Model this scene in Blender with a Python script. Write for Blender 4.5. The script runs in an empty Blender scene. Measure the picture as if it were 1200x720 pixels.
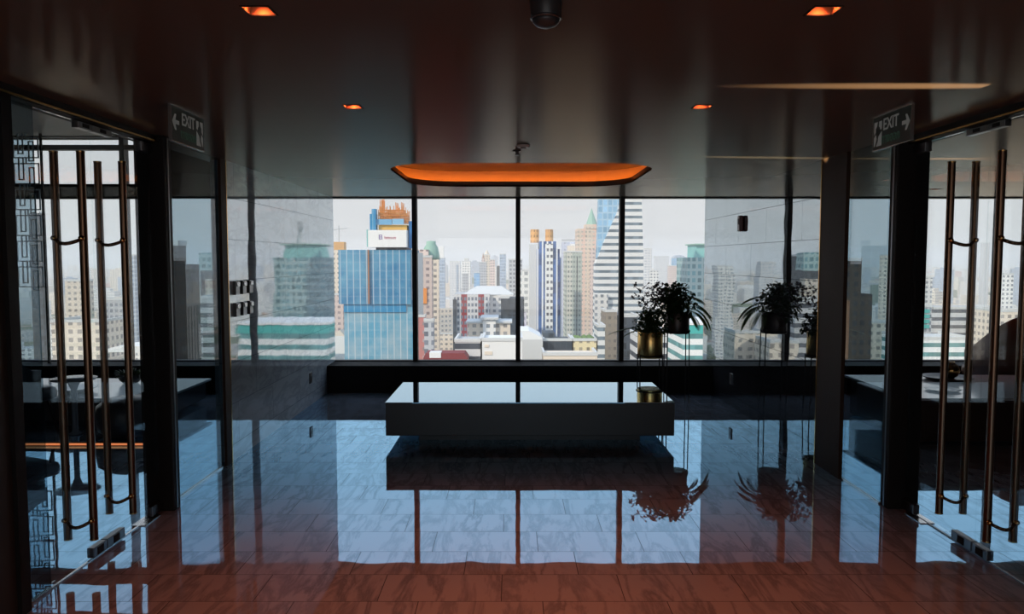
import bpy, bmesh, math, random
from mathutils import Vector, Matrix
rnd = random.Random(11)
S = bpy.context.scene
C = S.collection

# ---------------------------------------------------------------- camera
F, H = 880.0, 1.65                      # focal length in pixels of the 1200 px frame, eye height
PITCH = math.atan(56 / F)
cam = bpy.data.objects.new('camera', bpy.data.cameras.new('camera'))
C.objects.link(cam)
cam.data.sensor_width = 36
cam.data.lens = 36 * F / 1200
cam.data.clip_end = 30000
cam.location = (0, 0, H)
cam.rotation_euler = (math.pi / 2 - PITCH, 0, 0)
S.camera = cam

# ---------------------------------------------------------------- world
W = bpy.data.worlds.new('hazy_sky'); S.world = W
W.use_nodes = True
nt = W.node_tree; nt.nodes.clear()
tc = nt.nodes.new('ShaderNodeTexCoord'); sep = nt.nodes.new('ShaderNodeSeparateXYZ')
nt.links.new(tc.outputs['Generated'], sep.inputs[0])
cr = nt.nodes.new('ShaderNodeValToRGB')
nt.links.new(sep.outputs['Z'], cr.inputs[0])
el = cr.color_ramp.elements
el[0].position = 0.0; el[0].color = (.60, .62, .64, 1)
el[1].position = 1.0; el[1].color = (.60, .84, 1.25, 1)
for p, c in ((.02, (.74, .745, .75, 1)), (.12, (.76, .77, .79, 1)), (.35, (.86, .97, 1.10, 1))):
    e = el.new(p); e.color = c
bg = nt.nodes.new('ShaderNodeBackground'); out = nt.nodes.new('ShaderNodeOutputWorld')
nt.links.new(cr.outputs[0], bg.inputs[0]); nt.links.new(bg.outputs[0], out.inputs[0])
bg.inputs[1].default_value = 1.0

sun = bpy.data.objects.new('sun', bpy.data.lights.new('sun', 'SUN'))
C.objects.link(sun)
sun.data.energy = 3.0; sun.data.color = (1, .88, .72); sun.data.angle = math.radians(1)
sun.rotation_euler = Vector((-.62, -.62, .62)).to_track_quat('Z', 'Y').to_euler()

# added fill light, unseen behind the viewer, that lifts the blacks
rear = bpy.data.objects.new('rear_daylight', bpy.data.lights.new('rear_daylight', 'AREA'))
C.objects.link(rear)
rear.data.shape = 'RECTANGLE'; rear.data.size = 8; rear.data.size_y = 2.2; rear.data.energy = 72; rear.data.color = (1, .97, .96)
rear.location = (0, -3.9, 1.2); rear.rotation_euler = (math.pi / 2, 0, 0)

S.view_settings.view_transform = 'Standard'
S.view_settings.look = 'None'
S.view_settings.gamma = 1
S.view_settings.use_curve_mapping = False
S.view_settings.exposure = 0.0
S.cycles.use_denoising = True
S.cycles.max_bounces = 10
S.cycles.glossy_bounces = 6
S.cycles.transparent_max_bounces = 16
S.cycles.diffuse_bounces = 3
S.cycles.caustics_reflective = False
S.cycles.caustics_refractive = False
S.cycles.sample_clamp_indirect = 4

# ---------------------------------------------------------------- material helpers
def node_mat(name):
    m = bpy.data.materials.new(name); m.use_nodes = True
    m.node_tree.nodes.clear()
    return m, m.node_tree

class G:
    """small node-graph writer"""
    def __init__(s, t): s.t = t
    def n(s, typ, **kw):
        x = s.t.nodes.new(typ)
        for k, v in kw.items(): setattr(x, k, v)
        return x
    def put(s, sock, v):
        if isinstance(v, bpy.types.NodeSocket): s.t.links.new(v, sock)
        else:
            try: sock.default_value = v
            except Exception: sock.default_value = (*v, 1)
    def m(s, op, a, b=0.0, c=0.0):
        x = s.n('ShaderNodeMath', operation=op)
        s.put(x.inputs[0], a); s.put(x.inputs[1], b); s.put(x.inputs[2], c)
        return x.outputs[0]
    def mix(s, f, a, b):
        x = s.n('ShaderNodeMix', data_type='RGBA')
        s.put(x.inputs[0], f); s.put(x.inputs[6], a); s.put(x.inputs[7], b)
        return x.outputs[2]

def principled(name, col, rough=.5, metal=0.0, emit=None, strength=0.0, spec=.5, coat=0.0, noise=0.0):
    m, t = node_mat(name); g = G(t)
    p = g.n('ShaderNodeBsdfPrincipled'); o = g.n('ShaderNodeOutputMaterial')
    t.links.new(p.outputs[0], o.inputs[0])
    if noise:
        tc = g.n('ShaderNodeTexCoord'); nz = g.n('ShaderNodeTexNoise')
        t.links.new(tc.outputs['Object'], nz.inputs[0]); nz.inputs['Scale'].default_value = 9
        c = g.mix(nz.outputs[0], tuple(v * (1 - noise) for v in col), tuple(min(1, v * (1 + noise)) for v in col))
        t.links.new(c, p.inputs['Base Color'])
    else: p.inputs['Base Color'].default_value = (*col, 1)
    p.inputs['Roughness'].default_value = rough
    p.inputs['Metallic'].default_value = metal
    p.inputs['Specular IOR Level'].default_value = spec
    p.inputs['Coat Weight'].default_value = coat
    if emit:
        p.inputs['Emission Color'].default_value = (*emit, 1)
        p.inputs['Emission Strength'].default_value = strength
    return m

def glass_mat(name, tint, ior=1.5, boost=1.0):
    m, t = node_mat(name); g = G(t)
    # Schlick reflectance, the same from both faces of the sheet
    ge = g.n('ShaderNodeNewGeometry'); dt = g.n('ShaderNodeVectorMath', operation='DOT_PRODUCT')
    t.links.new(ge.outputs['Normal'], dt.inputs[0]); t.links.new(ge.outputs['Incoming'], dt.inputs[1])
    c1 = g.m('SUBTRACT', 1.0, g.m('ABSOLUTE', dt.outputs['Value'])); f0 = ((ior - 1) / (ior + 1)) ** 2
    fres = g.m('ADD', f0, g.m('MULTIPLY', g.m('POWER', c1, 5.0), 1 - f0))
    tr = g.n('ShaderNodeBsdfTransparent'); tr.inputs[0].default_value = (*tint, 1)
    gl = g.n('ShaderNodeBsdfGlossy'); gl.inputs['Roughness'].default_value = 0.0
    gl.inputs[0].default_value = (.95, .97, 1, 1)
    mx = g.n('ShaderNodeMixShader'); o = g.n('ShaderNodeOutputMaterial')
    g.put(mx.inputs[0], g.m('MINIMUM', g.m('MULTIPLY', fres, boost), 1.0))
    t.links.new(tr.outputs[0], mx.inputs[1]); t.links.new(gl.outputs[0], mx.inputs[2])
    t.links.new(mx.outputs[0], o.inputs[0])
    return m

def marble_mat(name, base, vein, tint, ior, tiles=None, rough=.02, gloss=1.0, wob=.02, joint_dark=.35, axis='xy', vtint=.75, cap=1.0):
    """polished veined stone: a matt veined body under a reflective polish"""
    m, t = node_mat(name); g = G(t)
    tc = g.n('ShaderNodeTexCoord'); P = tc.outputs['Object']
    sp = g.n('ShaderNodeSeparateXYZ'); t.links.new(P, sp.inputs[0])
    a = sp.outputs['X'] if axis == 'xy' else sp.outputs['Y']
    b = sp.outputs['Y'] if axis == 'xy' else sp.outputs['Z']
    tw, th, x0, y0, shift = tiles
    row = g.m('FLOOR', g.m('DIVIDE', g.m('SUBTRACT', b, y0), th))
    u = g.m('DIVIDE', g.m('ADD', g.m('SUBTRACT', a, x0), g.m('MULTIPLY', row, shift)), tw)
    colid = g.m('FLOOR', u)
    fu = g.m('FRACT', u); fv = g.m('FRACT', g.m('DIVIDE', g.m('SUBTRACT', b, y0), th))
    du = g.m('MULTIPLY', g.m('MINIMUM', fu, g.m('SUBTRACT', 1.0, fu)), tw)
    dv = g.m('MULTIPLY', g.m('MINIMUM', fv, g.m('SUBTRACT', 1.0, fv)), th)
    d = g.m('MINIMUM', du, dv)
    joint = g.m('LESS_THAN', d, .0022)
    # veins: stretched diagonal noise, shifted from slab to slab
    cb = g.n('ShaderNodeCombineXYZ'); t.links.new(row, cb.inputs[0]); t.links.new(colid, cb.inputs[1])
    wn = g.n('ShaderNodeTexWhiteNoise'); t.links.new(cb.outputs[0], wn.inputs[0])
    mp = g.n('ShaderNodeMapping'); t.links.new(P, mp.inputs[0])
    mp.inputs['Rotation'].default_value = (0, 0, .28) if axis == 'xy' else (.75, 0, 0)
    mp.inputs['Scale'].default_value = (4.4, .9, 1) if axis == 'xy' else (1, 1.0, 3.2)
    ad = g.n('ShaderNodeVectorMath', operation='MULTIPLY_ADD')
    t.links.new(wn.outputs['Color'], ad.inputs[0]); ad.inputs[1].default_value = (3, 3, 3); t.links.new(mp.outputs[0], ad.inputs[2])
    nz = g.n('ShaderNodeTexNoise'); t.links.new(ad.outputs[0], nz.inputs[0])
    nz.inputs['Scale'].default_value = 1.6; nz.inputs['Detail'].default_value = 7; nz.inputs['Roughness'].default_value = .62
    nz.inputs['Distortion'].default_value = .5
    rp = g.n('ShaderNodeValToRGB'); t.links.new(nz.outputs[0], rp.inputs[0])
    e = rp.color_ramp.elements
    e[0].position = .43; e[0].color = (0, 0, 0, 1); e[1].position = .58; e[1].color = (0, 0, 0, 1)
    k = e.new(.50); k.color = (1, 1, 1, 1)
    n2 = g.n('ShaderNodeTexNoise'); t.links.new(ad.outputs[0], n2.inputs[0]); n2.inputs['Scale'].default_value = .9
    f = g.m('MULTIPLY', rp.outputs[0], g.m('MULTIPLY', n2.outputs[0], 1.3))
    col = g.mix(f, base, vein)
    col = g.mix(joint, col, tuple(v * joint_dark for v in vein))
    di = g.n('ShaderNodeBsdfDiffuse'); t.links.new(col, di.inputs[0])
    gl = g.n('ShaderNodeBsdfGlossy'); gl.inputs['Roughness'].default_value = rough
    tcol = g.mix(f, tint, tuple(v * vtint for v in tint))
    t.links.new(tcol, gl.inputs[0])
    fr = g.n('ShaderNodeFresnel'); fr.inputs[0].default_value = ior
    # every slab is laid a hair out of true, and the polish is slightly wavy
    w1 = g.n('ShaderNodeTexNoise'); t.links.new(P, w1.inputs[0]); w1.inputs['Scale'].default_value = 5.0; w1.inputs['Detail'].default_value = 1
    v1 = g.n('ShaderNodeVectorMath', operation='SUBTRACT'); t.links.new(w1.outputs['Color'], v1.inputs[0]); v1.inputs[1].default_value = (.5, .5, .5)
    v2 = g.n('ShaderNodeVectorMath', operation='SUBTRACT'); t.links.new(wn.outputs['Color'], v2.inputs[0]); v2.inputs[1].default_value = (.5, .5, .5)
    s1 = g.n('ShaderNodeVectorMath', operation='SCALE'); t.links.new(v1.outputs[0], s1.inputs[0]); s1.inputs['Scale'].default_value = wob
    s2 = g.n('ShaderNodeVectorMath', operation='SCALE'); t.links.new(v2.outputs[0], s2.inputs[0]); s2.inputs['Scale'].default_value = wob * .22
    ge = g.n('ShaderNodeNewGeometry')
    a1 = g.n('ShaderNodeVectorMath', operation='ADD'); t.links.new(ge.outputs['Normal'], a1.inputs[0]); t.links.new(s1.outputs[0], a1.inputs[1])
    a2 = g.n('ShaderNodeVectorMath', operation='ADD'); t.links.new(a1.outputs[0], a2.inputs[0]); t.links.new(s2.outputs[0], a2.inputs[1])
    a3 = g.n('ShaderNodeVectorMath', operation='NORMALIZE'); t.links.new(a2.outputs[0], a3.inputs[0])
    t.links.new(a3.outputs[0], gl.inputs['Normal'])
    fac = g.m('MULTIPLY', g.m('MULTIPLY', fr.outputs[0], gloss), g.m('SUBTRACT', 1.0, g.m('MULTIPLY', joint, .7)))
    if axis == 'yz':     # upright slabs lose polish for rays that climb or dive steeply
        si = g.n('ShaderNodeSeparateXYZ'); t.links.new(ge.outputs['Incoming'], si.inputs[0])
        steep = g.m('MAXIMUM', g.m('SUBTRACT', g.m('ABSOLUTE', si.outputs['Z']), .13), 0.0)
        fac = g.m('MULTIPLY', g.m('MINIMUM', fac, cap), g.m('MAXIMUM', g.m('SUBTRACT', 1.0, g.m('MULTIPLY', steep, 3.6)), .15))
    mx = g.n('ShaderNodeMixShader'); g.put(mx.inputs[0], g.m('MINIMUM', fac, cap))
    t.links.new(di.outputs[0], mx.inputs[1]); t.links.new(gl.outputs[0], mx.inputs[2])
    o = g.n('ShaderNodeOutputMaterial'); t.links.new(mx.outputs[0], o.inputs[0])
    return m

def facade(name, wall, glass, fh=3.4, bw=3.0, wz=.5, wx=.6, vary=.25, roof=None, pier=0, band=None):
    """windows repeated every floor (fh) and bay (bw); wz, wx = share of the floor / bay that is glass"""
    m, t = node_mat(name); g = G(t)
    tc = g.n('ShaderNodeTexCoord')
    sp = g.n('ShaderNodeSeparateXYZ'); t.links.new(tc.outputs['Object'], sp.inputs[0])
    sn = g.n('ShaderNodeSeparateXYZ'); t.links.new(tc.outputs['Normal'], sn.inputs[0])
    ax = g.m('ABSOLUTE', sn.outputs['X']); az = g.m('ABSOLUTE', sn.outputs['Z'])
    side = g.m('GREATER_THAN', ax, .6)
    h = g.m('ADD', g.m('MULTIPLY', sp.outputs['Y'], side), g.m('MULTIPLY', sp.outputs['X'], g.m('SUBTRACT', 1.0, side)))
    hu = g.m('DIVIDE', g.m('ADD', h, 500.3), bw); zu = g.m('DIVIDE', g.m('ADD', sp.outputs['Z'], 500.0), fh)
    inx = g.m('LESS_THAN', g.m('FRACT', hu), wx) if wx < 1 else 1.0
    inz = g.m('LESS_THAN', g.m('FRACT', zu), wz) if wz < 1 else 1.0
    win = g.m('MULTIPLY', inx, inz)
    if pier:   # every pier-th bay is blank wall
        win = g.m('MULTIPLY', win, g.m('GREATER_THAN', g.m('FRACT', g.m('DIVIDE', g.m('FLOOR', hu), pier)), .5 / pier))
    cb = g.n('ShaderNodeCombineXYZ')
    t.links.new(g.m('FLOOR', hu), cb.inputs[0]); t.links.new(g.m('FLOOR', zu), cb.inputs[1])
    wn = g.n('ShaderNodeTexWhiteNoise'); t.links.new(cb.outputs[0], wn.inputs[0])
    gl = g.mix(wn.outputs[0], tuple(v * (1 - vary) for v in glass), tuple(min(1, v * (1 + vary) + .03) for v in glass))
    oi = g.n('ShaderNodeObjectInfo')
    wl = g.mix(oi.outputs['Random'], tuple(v * .86 for v in wall), tuple(min(.9, v * 1.08) for v in wall))
    if band:
        every, bcol = band
        bz = g.m('LESS_THAN', g.m('FRACT', g.m('DIVIDE', g.m('ADD', h, 500), every)), .35)
        wl = g.mix(bz, wl, bcol)
    c = g.mix(win, wl, gl)
    top = g.m('GREATER_THAN', az, .5)
    c = g.mix(top, c, roof or tuple(v * .7 for v in wall))
    p = g.n('ShaderNodeBsdfPrincipled'); t.links.new(c, p.inputs['Base Color'])
    p.inputs['Roughness'].default_value = .6; p.inputs['Specular IOR Level'].default_value = .25
    o = g.n('ShaderNodeOutputMaterial'); t.links.new(p.outputs[0], o.inputs[0])
    return m

# ---------------------------------------------------------------- mesh helpers
def bm_box(bm, x0, x1, y0, y1, z0, z1, bevel=0.0):
    r = bmesh.ops.create_cube(bm, size=1)
    vs = r['verts']
    for v in vs:
        v.co = Vector((x0 + (v.co.x + .5) * (x1 - x0), y0 + (v.co.y + .5) * (y1 - y0), z0 + (v.co.z + .5) * (z1 - z0)))
    if bevel:
        es = list({e for v in vs for e in v.link_edges})
        bmesh.ops.bevel(bm, geom=es, offset=bevel, segments=2, affect='EDGES', profile=.5)

def bm_cyl(bm, p0, p1, r0, r1=None, seg=16, cap=True):
    p0, p1 = Vector(p0), Vector(p1); r1 = r0 if r1 is None else r1
    d = p1 - p0
    mat = Matrix.Translation((p0 + p1) / 2) @ d.to_track_quat('Z', 'Y').to_matrix().to_4x4()
    bmesh.ops.create_cone(bm, cap_ends=cap, segments=seg, radius1=r0, radius2=r1, depth=d.length, matrix=mat)

def bm_tube(bm, pts, r, seg=8):
    for a, b in zip(pts, pts[1:]): bm_cyl(bm, a, b, r, seg=seg)
    for p in pts[1:-1]:
        bmesh.ops.create_icosphere(bm, subdivisions=1, radius=r, matrix=Matrix.Translation(p))

def bm_lathe(bm, prof, seg=24, centre=(0, 0, 0)):
    cx, cy, cz = centre; rings = []
    for r, z in prof:
        rings.append([bm.verts.new((cx + max(r, 1e-4) * math.cos(2 * math.pi * k / seg), cy + max(r, 1e-4) * math.sin(2 * math.pi * k / seg), cz + z)) for k in range(seg)])
    for A, B in zip(rings, rings[1:]):
        for k in range(seg): bm.faces.new((A[k], A[(k + 1) % seg], B[(k + 1) % seg], B[k]))
    bm.faces.new(rings[0][::-1]); bm.faces.new(rings[-1])

def bm_prism(bm, pts, d, axis='y', off=0.0):
    """outline pts (u,v) extruded by d along an axis starting at off"""
    f = {'y': lambda u, v, w: (u, w, v), 'z': lambda u, v, w: (u, v, w), 'x': lambda u, v, w: (w, u, v)}[axis]
    A = [bm.verts.new(f(u, v, off)) for u, v in pts]; B = [bm.verts.new(f(u, v, off + d)) for u, v in pts]
    n = len(pts)
    bm.faces.new(A); bm.faces.new(B[::-1])
    for k in range(n): bm.faces.new((A[k], B[k], B[(k + 1) % n], A[(k + 1) % n]))

def obj(name, bm, mat, parent=None, smooth=False, loc=None):
    bmesh.ops.recalc_face_normals(bm, faces=bm.faces)
    me = bpy.data.meshes.new(name); bm.to_mesh(me); bm.free()
    if smooth:
        for p in me.polygons: p.use_smooth = True
    me.materials.append(mat)
    o = bpy.data.objects.new(name, me); C.objects.link(o)
    if loc: o.location = loc
    if parent: o.parent = parent
    return o

def box(name, mat, x0, x1, y0, y1, z0, z1, parent=None, bevel=0.0):
    bm = bmesh.new(); bm_box(bm, x0, x1, y0, y1, z0, z1, bevel)
    return obj(name, bm, mat, parent)

def tag(o, label=None, cat=None, group=None, kind=None):
    if label: o['label'] = label
    if cat: o['category'] = cat
    if group: o['group'] = group
    if kind: o['kind'] = kind
    return o

def thing(name, label, cat, loc=(0, 0, 0), group=None):
    o = bpy.data.objects.new(name, None); C.objects.link(o); o.location = loc
    return tag(o, label, cat, group)

def struct(o): o['kind'] = 'structure'; return o

def sroot(name, loc=(0, 0, 0)):
    o = bpy.data.objects.new(name, None); C.objects.link(o); o.location = loc
    return struct(o)

def copy_tree(o, parent=None):
    c = o.copy(); C.objects.link(c)
    if parent: c.parent = parent
    for ch in [x for x in bpy.data.objects if x.parent == o and x != c]: copy_tree(ch, c)
    return c

# ---------------------------------------------------------------- materials of the room
M = {}
M['floor'] = marble_mat('polished floor marble', (.52, .58, .69), (.24, .27, .33), (.42, .74, 1.0), 1.9,  # blue of the reflected sky is painted into the gloss tint
                        tiles=(.6, .31, .148, 4.148, .2), rough=.012, gloss=2.15, wob=.006, cap=.74)
M['wall_l'] = marble_mat('polished pale wall marble', (.72, .86, .98), (.46, .56, .66), (.88, .94, .98), 4.0,
                         tiles=(.9, .335, 5.3, .135, .45), rough=.02, gloss=1.5, wob=.006, vtint=.92, cap=.74, axis='yz')
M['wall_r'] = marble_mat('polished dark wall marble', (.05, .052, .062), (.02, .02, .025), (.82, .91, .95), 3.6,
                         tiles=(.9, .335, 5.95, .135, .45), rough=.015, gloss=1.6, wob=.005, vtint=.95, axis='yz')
def ceiling_paint():
    m, t = node_mat('brown eggshell ceiling paint'); g = G(t)
    lw = g.n('ShaderNodeLayerWeight'); lw.inputs[0].default_value = .5
    ge = g.n('ShaderNodeNewGeometry'); dt = g.n('ShaderNodeVectorMath', operation='DOT_PRODUCT')
    t.links.new(ge.outputs['Normal'], dt.inputs[0]); t.links.new(ge.outputs['Incoming'], dt.inputs[1])
    c1 = g.m('SUBTRACT', 1.0, g.m('ABSOLUTE', dt.outputs['Value']))
    fac = g.m('ADD', .012, g.m('MULTIPLY', g.m('POWER', c1, 14.0), 1.25))
    di = g.n('ShaderNodeBsdfDiffuse'); di.inputs[0].default_value = (.14, .118, .105, 1)
    gl = g.n('ShaderNodeBsdfGlossy'); gl.inputs[0].default_value = (1, .93, .84, 1); gl.inputs['Roughness'].default_value = .16
    mx = g.n('ShaderNodeMixShader'); g.put(mx.inputs[0], g.m('MINIMUM', fac, .95)); t.links.new(di.outputs[0], mx.inputs[1]); t.links.new(gl.outputs[0], mx.inputs[2])
    o = g.n('ShaderNodeOutputMaterial'); t.links.new(mx.outputs[0], o.inputs[0]); return m
M['ceil'] = ceiling_paint()
M['ceil_side'] = principled('dark side ceiling', (.05, .042, .036), .4)
M['black'] = principled('black lacquer', (.036, .036, .039), .4)
M['frame'] = principled('black window frame', (.02, .02, .022), .5, spec=.2)
M['ledge'] = principled('matt black ledge', (.012, .012, .013), .7, spec=.12)
M['post'] = principled('dark bronze post', (.012, .011, .011), .6, spec=.2)
M['post_brown'] = principled('dark walnut post', (.045, .023, .014), .6, spec=.2)
M['brass'] = principled('brass', (.62, .36, .13), .22, 1.0)
M['bronze'] = principled('brushed bronze handle', (.16, .09, .055), .28, .9)
M['darkwall'] = principled('dark rear wall', (.03, .028, .027), .6)
M['glass'] = glass_mat('clear window glass', (.985, .99, .99), 1.35)
M['doorglass'] = glass_mat('clear door glass', (.965, .98, .98), 1.35)
M['tint'] = glass_mat('grey tinted glass', (.56, .65, .69), 1.45)
M['steel'] = principled('dark brushed steel', (.16, .16, .17), .3, .9)
M['white'] = principled('white lacquer top', (.62, .66, .70), .12)
M['dwood'] = principled('dark brown wood', (.045, .022, .014), .35, noise=.3)
M['chrome'] = principled('pale metal', (.6, .6, .6), .25, 1.0)
M['copper'] = principled('copper reflector', (.42, .20, .11), .4, .3)
M['lamp'] = principled('lamp disc', (1, .8, .6), .5, emit=(1, .60, .36), strength=3)
M['led'] = principled('orange led strip', (1, .5, .2), .5, emit=(1, .27, .03), strength=13)
M['led2'] = principled('orange led line', (1, .5, .2), .5, emit=(1, .28, .10), strength=.8)
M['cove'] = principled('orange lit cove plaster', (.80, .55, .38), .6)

# ---------------------------------------------------------------- the room
ZC = 2.436                # ceiling height
YW, YF = 9.63, 9.18       # window plane, front of the ledge
XL, XR = -2.28, 2.46      # faces of the marble walls
XDL, XDR = -2.31, 2.60    # planes of the glass doors

struct(box('floor', M['floor'], -9.5, 10.5, -4, 9.9, -.25, 0))

def fill2d(name, outer, holes, thick, z, mat):
    cu = bpy.data.curves.new(name, 'CURVE'); cu.dimensions = '2D'; cu.fill_mode = 'BOTH'; cu.extrude = thick / 2
    for pts in [outer] + holes:
        s = cu.splines.new('POLY'); s.points.add(len(pts) - 1); s.use_cyclic_u = True
        for p, (x, y) in zip(s.points, pts): p.co = (x, y, 0, 1)
    t = bpy.data.objects.new('tmp', cu); C.objects.link(t)
    bpy.context.view_layer.update()
    me = bpy.data.meshes.new_from_object(t.evaluated_get(bpy.context.evaluated_depsgraph_get()))
    bpy.data.objects.remove(t)
    me.name = name; me.materials.clear(); me.materials.append(mat)
    o = bpy.data.objects.new(name, me); C.objects.link(o); o.location = (0, 0, z + thick / 2)
    return o

def rrect(x0, x1, y0, y1, r, n=10):
    pts = []
    for cx, cy, a in ((x1 - r, y1 - r, 0), (x0 + r, y1 - r, 90), (x0 + r, y0 + r, 180), (x1 - r, y0 + r, 270)):
        for k in range(n + 1):
            t = math.radians(a + 90 * k / n); pts.append((cx + r * math.cos(t), cy + r * math.sin(t)))
    return pts
def rect(x0, x1, y0, y1): return [(x0, y0), (x1, y0), (x1, y1), (x0, y1)]

LIGHTS = [(-.80, 2.43), (.985, 2.43), (-.82, 3.93), (.98, 3.93), (-.81, .93), (.985, .93), (-.81, -.57), (.985, -.57)]
SIDE_LIGHTS = [(4.75, 8.5), (5.85, 8.5), (4.75, 4.9)]
LS = .0425
CX0, CX1, CY0, CY1 = -1.07, 1.23, 6.2, 8.22
holes = [rrect(CX0, CX1, CY0, CY1, .5)] + [rect(x - LS, x + LS, y - LS, y + LS) for x, y in LIGHTS + SIDE_LIGHTS]
ceil_outer = [(-2.45, -4), (10.5, -4), (10.5, 9.9), (-2.45, 9.9)]
LIP = .02
struct(fill2d('ceiling', ceil_outer, holes, LIP, ZC, M['ceil']))
struct(box('ceiling', M['ceil_side'], -9.5, -2.45, -4, 9.9, 3.2, 3.3))
struct(box('wall_back', M['darkwall'], -9.5, 10.5, -4.15, -4.0, 0, 3.3))
struct(box('wall_left', M['darkwall'], -9.65, -9.5, -4.15, 9.9, 0, 3.3))
struct(box('wall_right', M['darkwall'], 10.5, 10.65, -4.15, 9.9, 0, 3.3))
struct(box('ceiling', M['darkwall'], -9.7, 10.7, -4.2, 9.95, 3.3, 3.5))
struct(box('trim_1', M['ceil_side'], -2.45, -2.40, -4, 9.6, ZC + LIP, 3.3))     # edge of the lower ceiling
# marble side walls, from the glass panels to the window
struct(box('wall_left', M['wall_l'], XL - .12, XL, 6.02, YW, 0, ZC))
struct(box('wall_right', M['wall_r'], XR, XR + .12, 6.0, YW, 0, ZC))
struct(box('trim_2', M['post_brown'], XL - .012, XL + .01, 5.90, 6.01, 0, ZC))
struct(box('trim_3', M['post_brown'], XR - .01, XR + .018, 5.55, 5.995, 0, ZC))
struct(box('trim_4', M['brass'], XR - .014, XR - .002, 5.985, 6.0, 0, ZC))
struct(box('trim_5', M['brass'], XL + .002, XL + .012, 6.005, 6.02, 0, ZC))
# ledge below the window, in three rooms
struct(box('wall_front', M['ledge'], -9.5, 10.5, YF, YW + .05, 0, .339, bevel=.006))
struct(box('wall_front', M['frame'], -4.62, 10.5, YW - .05, YW + .2, ZC + .003, 3.3))
struct(box('wall_front', M['frame'], -9.5, -4.62, YW - .05, YW + .2, 3.2, 3.3))
# walls behind the camera on both sides, up to the glass fronts
struct(box('wall_left', M['darkwall'], XDL - .15, XDL + .03, -4, 3.37, 0, ZC))
struct(box('wall_right', M['darkwall'], XDR - .03, XDR + .15, -4, 3.1, 0, ZC))

# ---------------------------------------------------------------- windows
def window(name, x0, x1, mullions, ztop=ZC, transoms=()):
    w = sroot(name, (0, 0, 0))
    bm = bmesh.new()
    bm_box(bm, x0, x1, YW - .04, YW + .05, ztop - .012, ztop)
    bm_box(bm, x0, x1, YW - .04, YW + .05, .339, .352)
    o = obj('frame', bm, M['frame'], w)
    for z0, z1 in transoms: box('transom', M['frame'], x0, x1, YW - .06, YW + .05, z0, z1, w)
    for m_ in mullions: box('mullion', M['frame'], m_ - .03, m_ + .03, YW - .07, YW + .05, .345, ztop, w)
    xs = [x0] + list(mullions) + [x1]
    for a, b in zip(xs, xs[1:]):
        box('pane', M['glass'], a + .01, b - .01, YW, YW + .012, .35, ztop - .01, w)
    return w
window('window_1', XL - .02, XR + .02, (-1.24, .077, 1.40))
window('window_2', -4.60, XL - .12, ())
window('window_3', -9.5, -4.62, (-4.92 - .0, -7.6), 3.2, ((ZC - .02, 2.60), (3.03, 3.09)))
window('window_4', XR + .12, 10.5, (6.2, 8.6))

# ---------------------------------------------------------------- glass fronts on both sides
def xplane(name, mat, x, y0, y1, z0, z1, t=.012, parent=None):
    return box(name, mat, x - t / 2, x + t / 2, y0, y1, z0, z1, parent)

def side_window(name, x, y0, y1, mat):
    w = sroot(name)
    xplane('pane', mat, x, y0, y1, .012, ZC, parent=w)
    xplane('frame', M['chrome'], x, y0, y1, 0, .012, t=.02, parent=w)
    return w
side_window('window_5', XL - .02, 4.93, 5.90, M['tint'])
side_window('window_6', XR + .02, 4.97, 5.55, M['tint'])
side_window('window_7', XDL, 3.44, 3.66, M['tint'])
for i, (x0, x1, y0, y1) in enumerate([(-2.41, -2.215, 4.83, 4.93), (2.48, 2.685, 4.87, 4.97)]):
    t = sroot('trim_%d' % (6 + i))
    box('post', M['post'], x0, x1, y0, y1, 0, ZC, t, bevel=.006)
    s = x1 if i == 0 else x0
    box('groove_strip', M['steel'], s - .004, s + .004, y0 + .04, y0 + .055, .01, ZC - .01, t)
struct(box('trim_8', M['post'], XDL - .05, XDL + .05, 3.37, 3.44, 0, ZC))
# head rails over the doors with a thin brass line
for n, x, s in ((9, XDL, 1), (10, XDR, -1)):
    t = sroot('trim_%d' % n)
    box('head_rail', M['post'], x - .06, x + .05, 3.1 if s < 0 else 3.44, (4.83, 4.87)[s < 0], ZC - .05, ZC, t)
    box('brass_line', M['brass'], x + s * .055, x + s * .062, 3.1, 4.82, ZC - .046, ZC - .036, t)

def c_bracket(y, z, x, drop):
    bm = bmesh.new()
    pts = []
    for k in range(9):
        a = k / 8
        pts.append(Vector((x - .075 + .15 * a, y + .0 - .05 * math.sin(math.pi * a), z - drop * math.sin(math.pi * a))))
    bm_tube(bm, pts, .0095, 8)
    return bm

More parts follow.
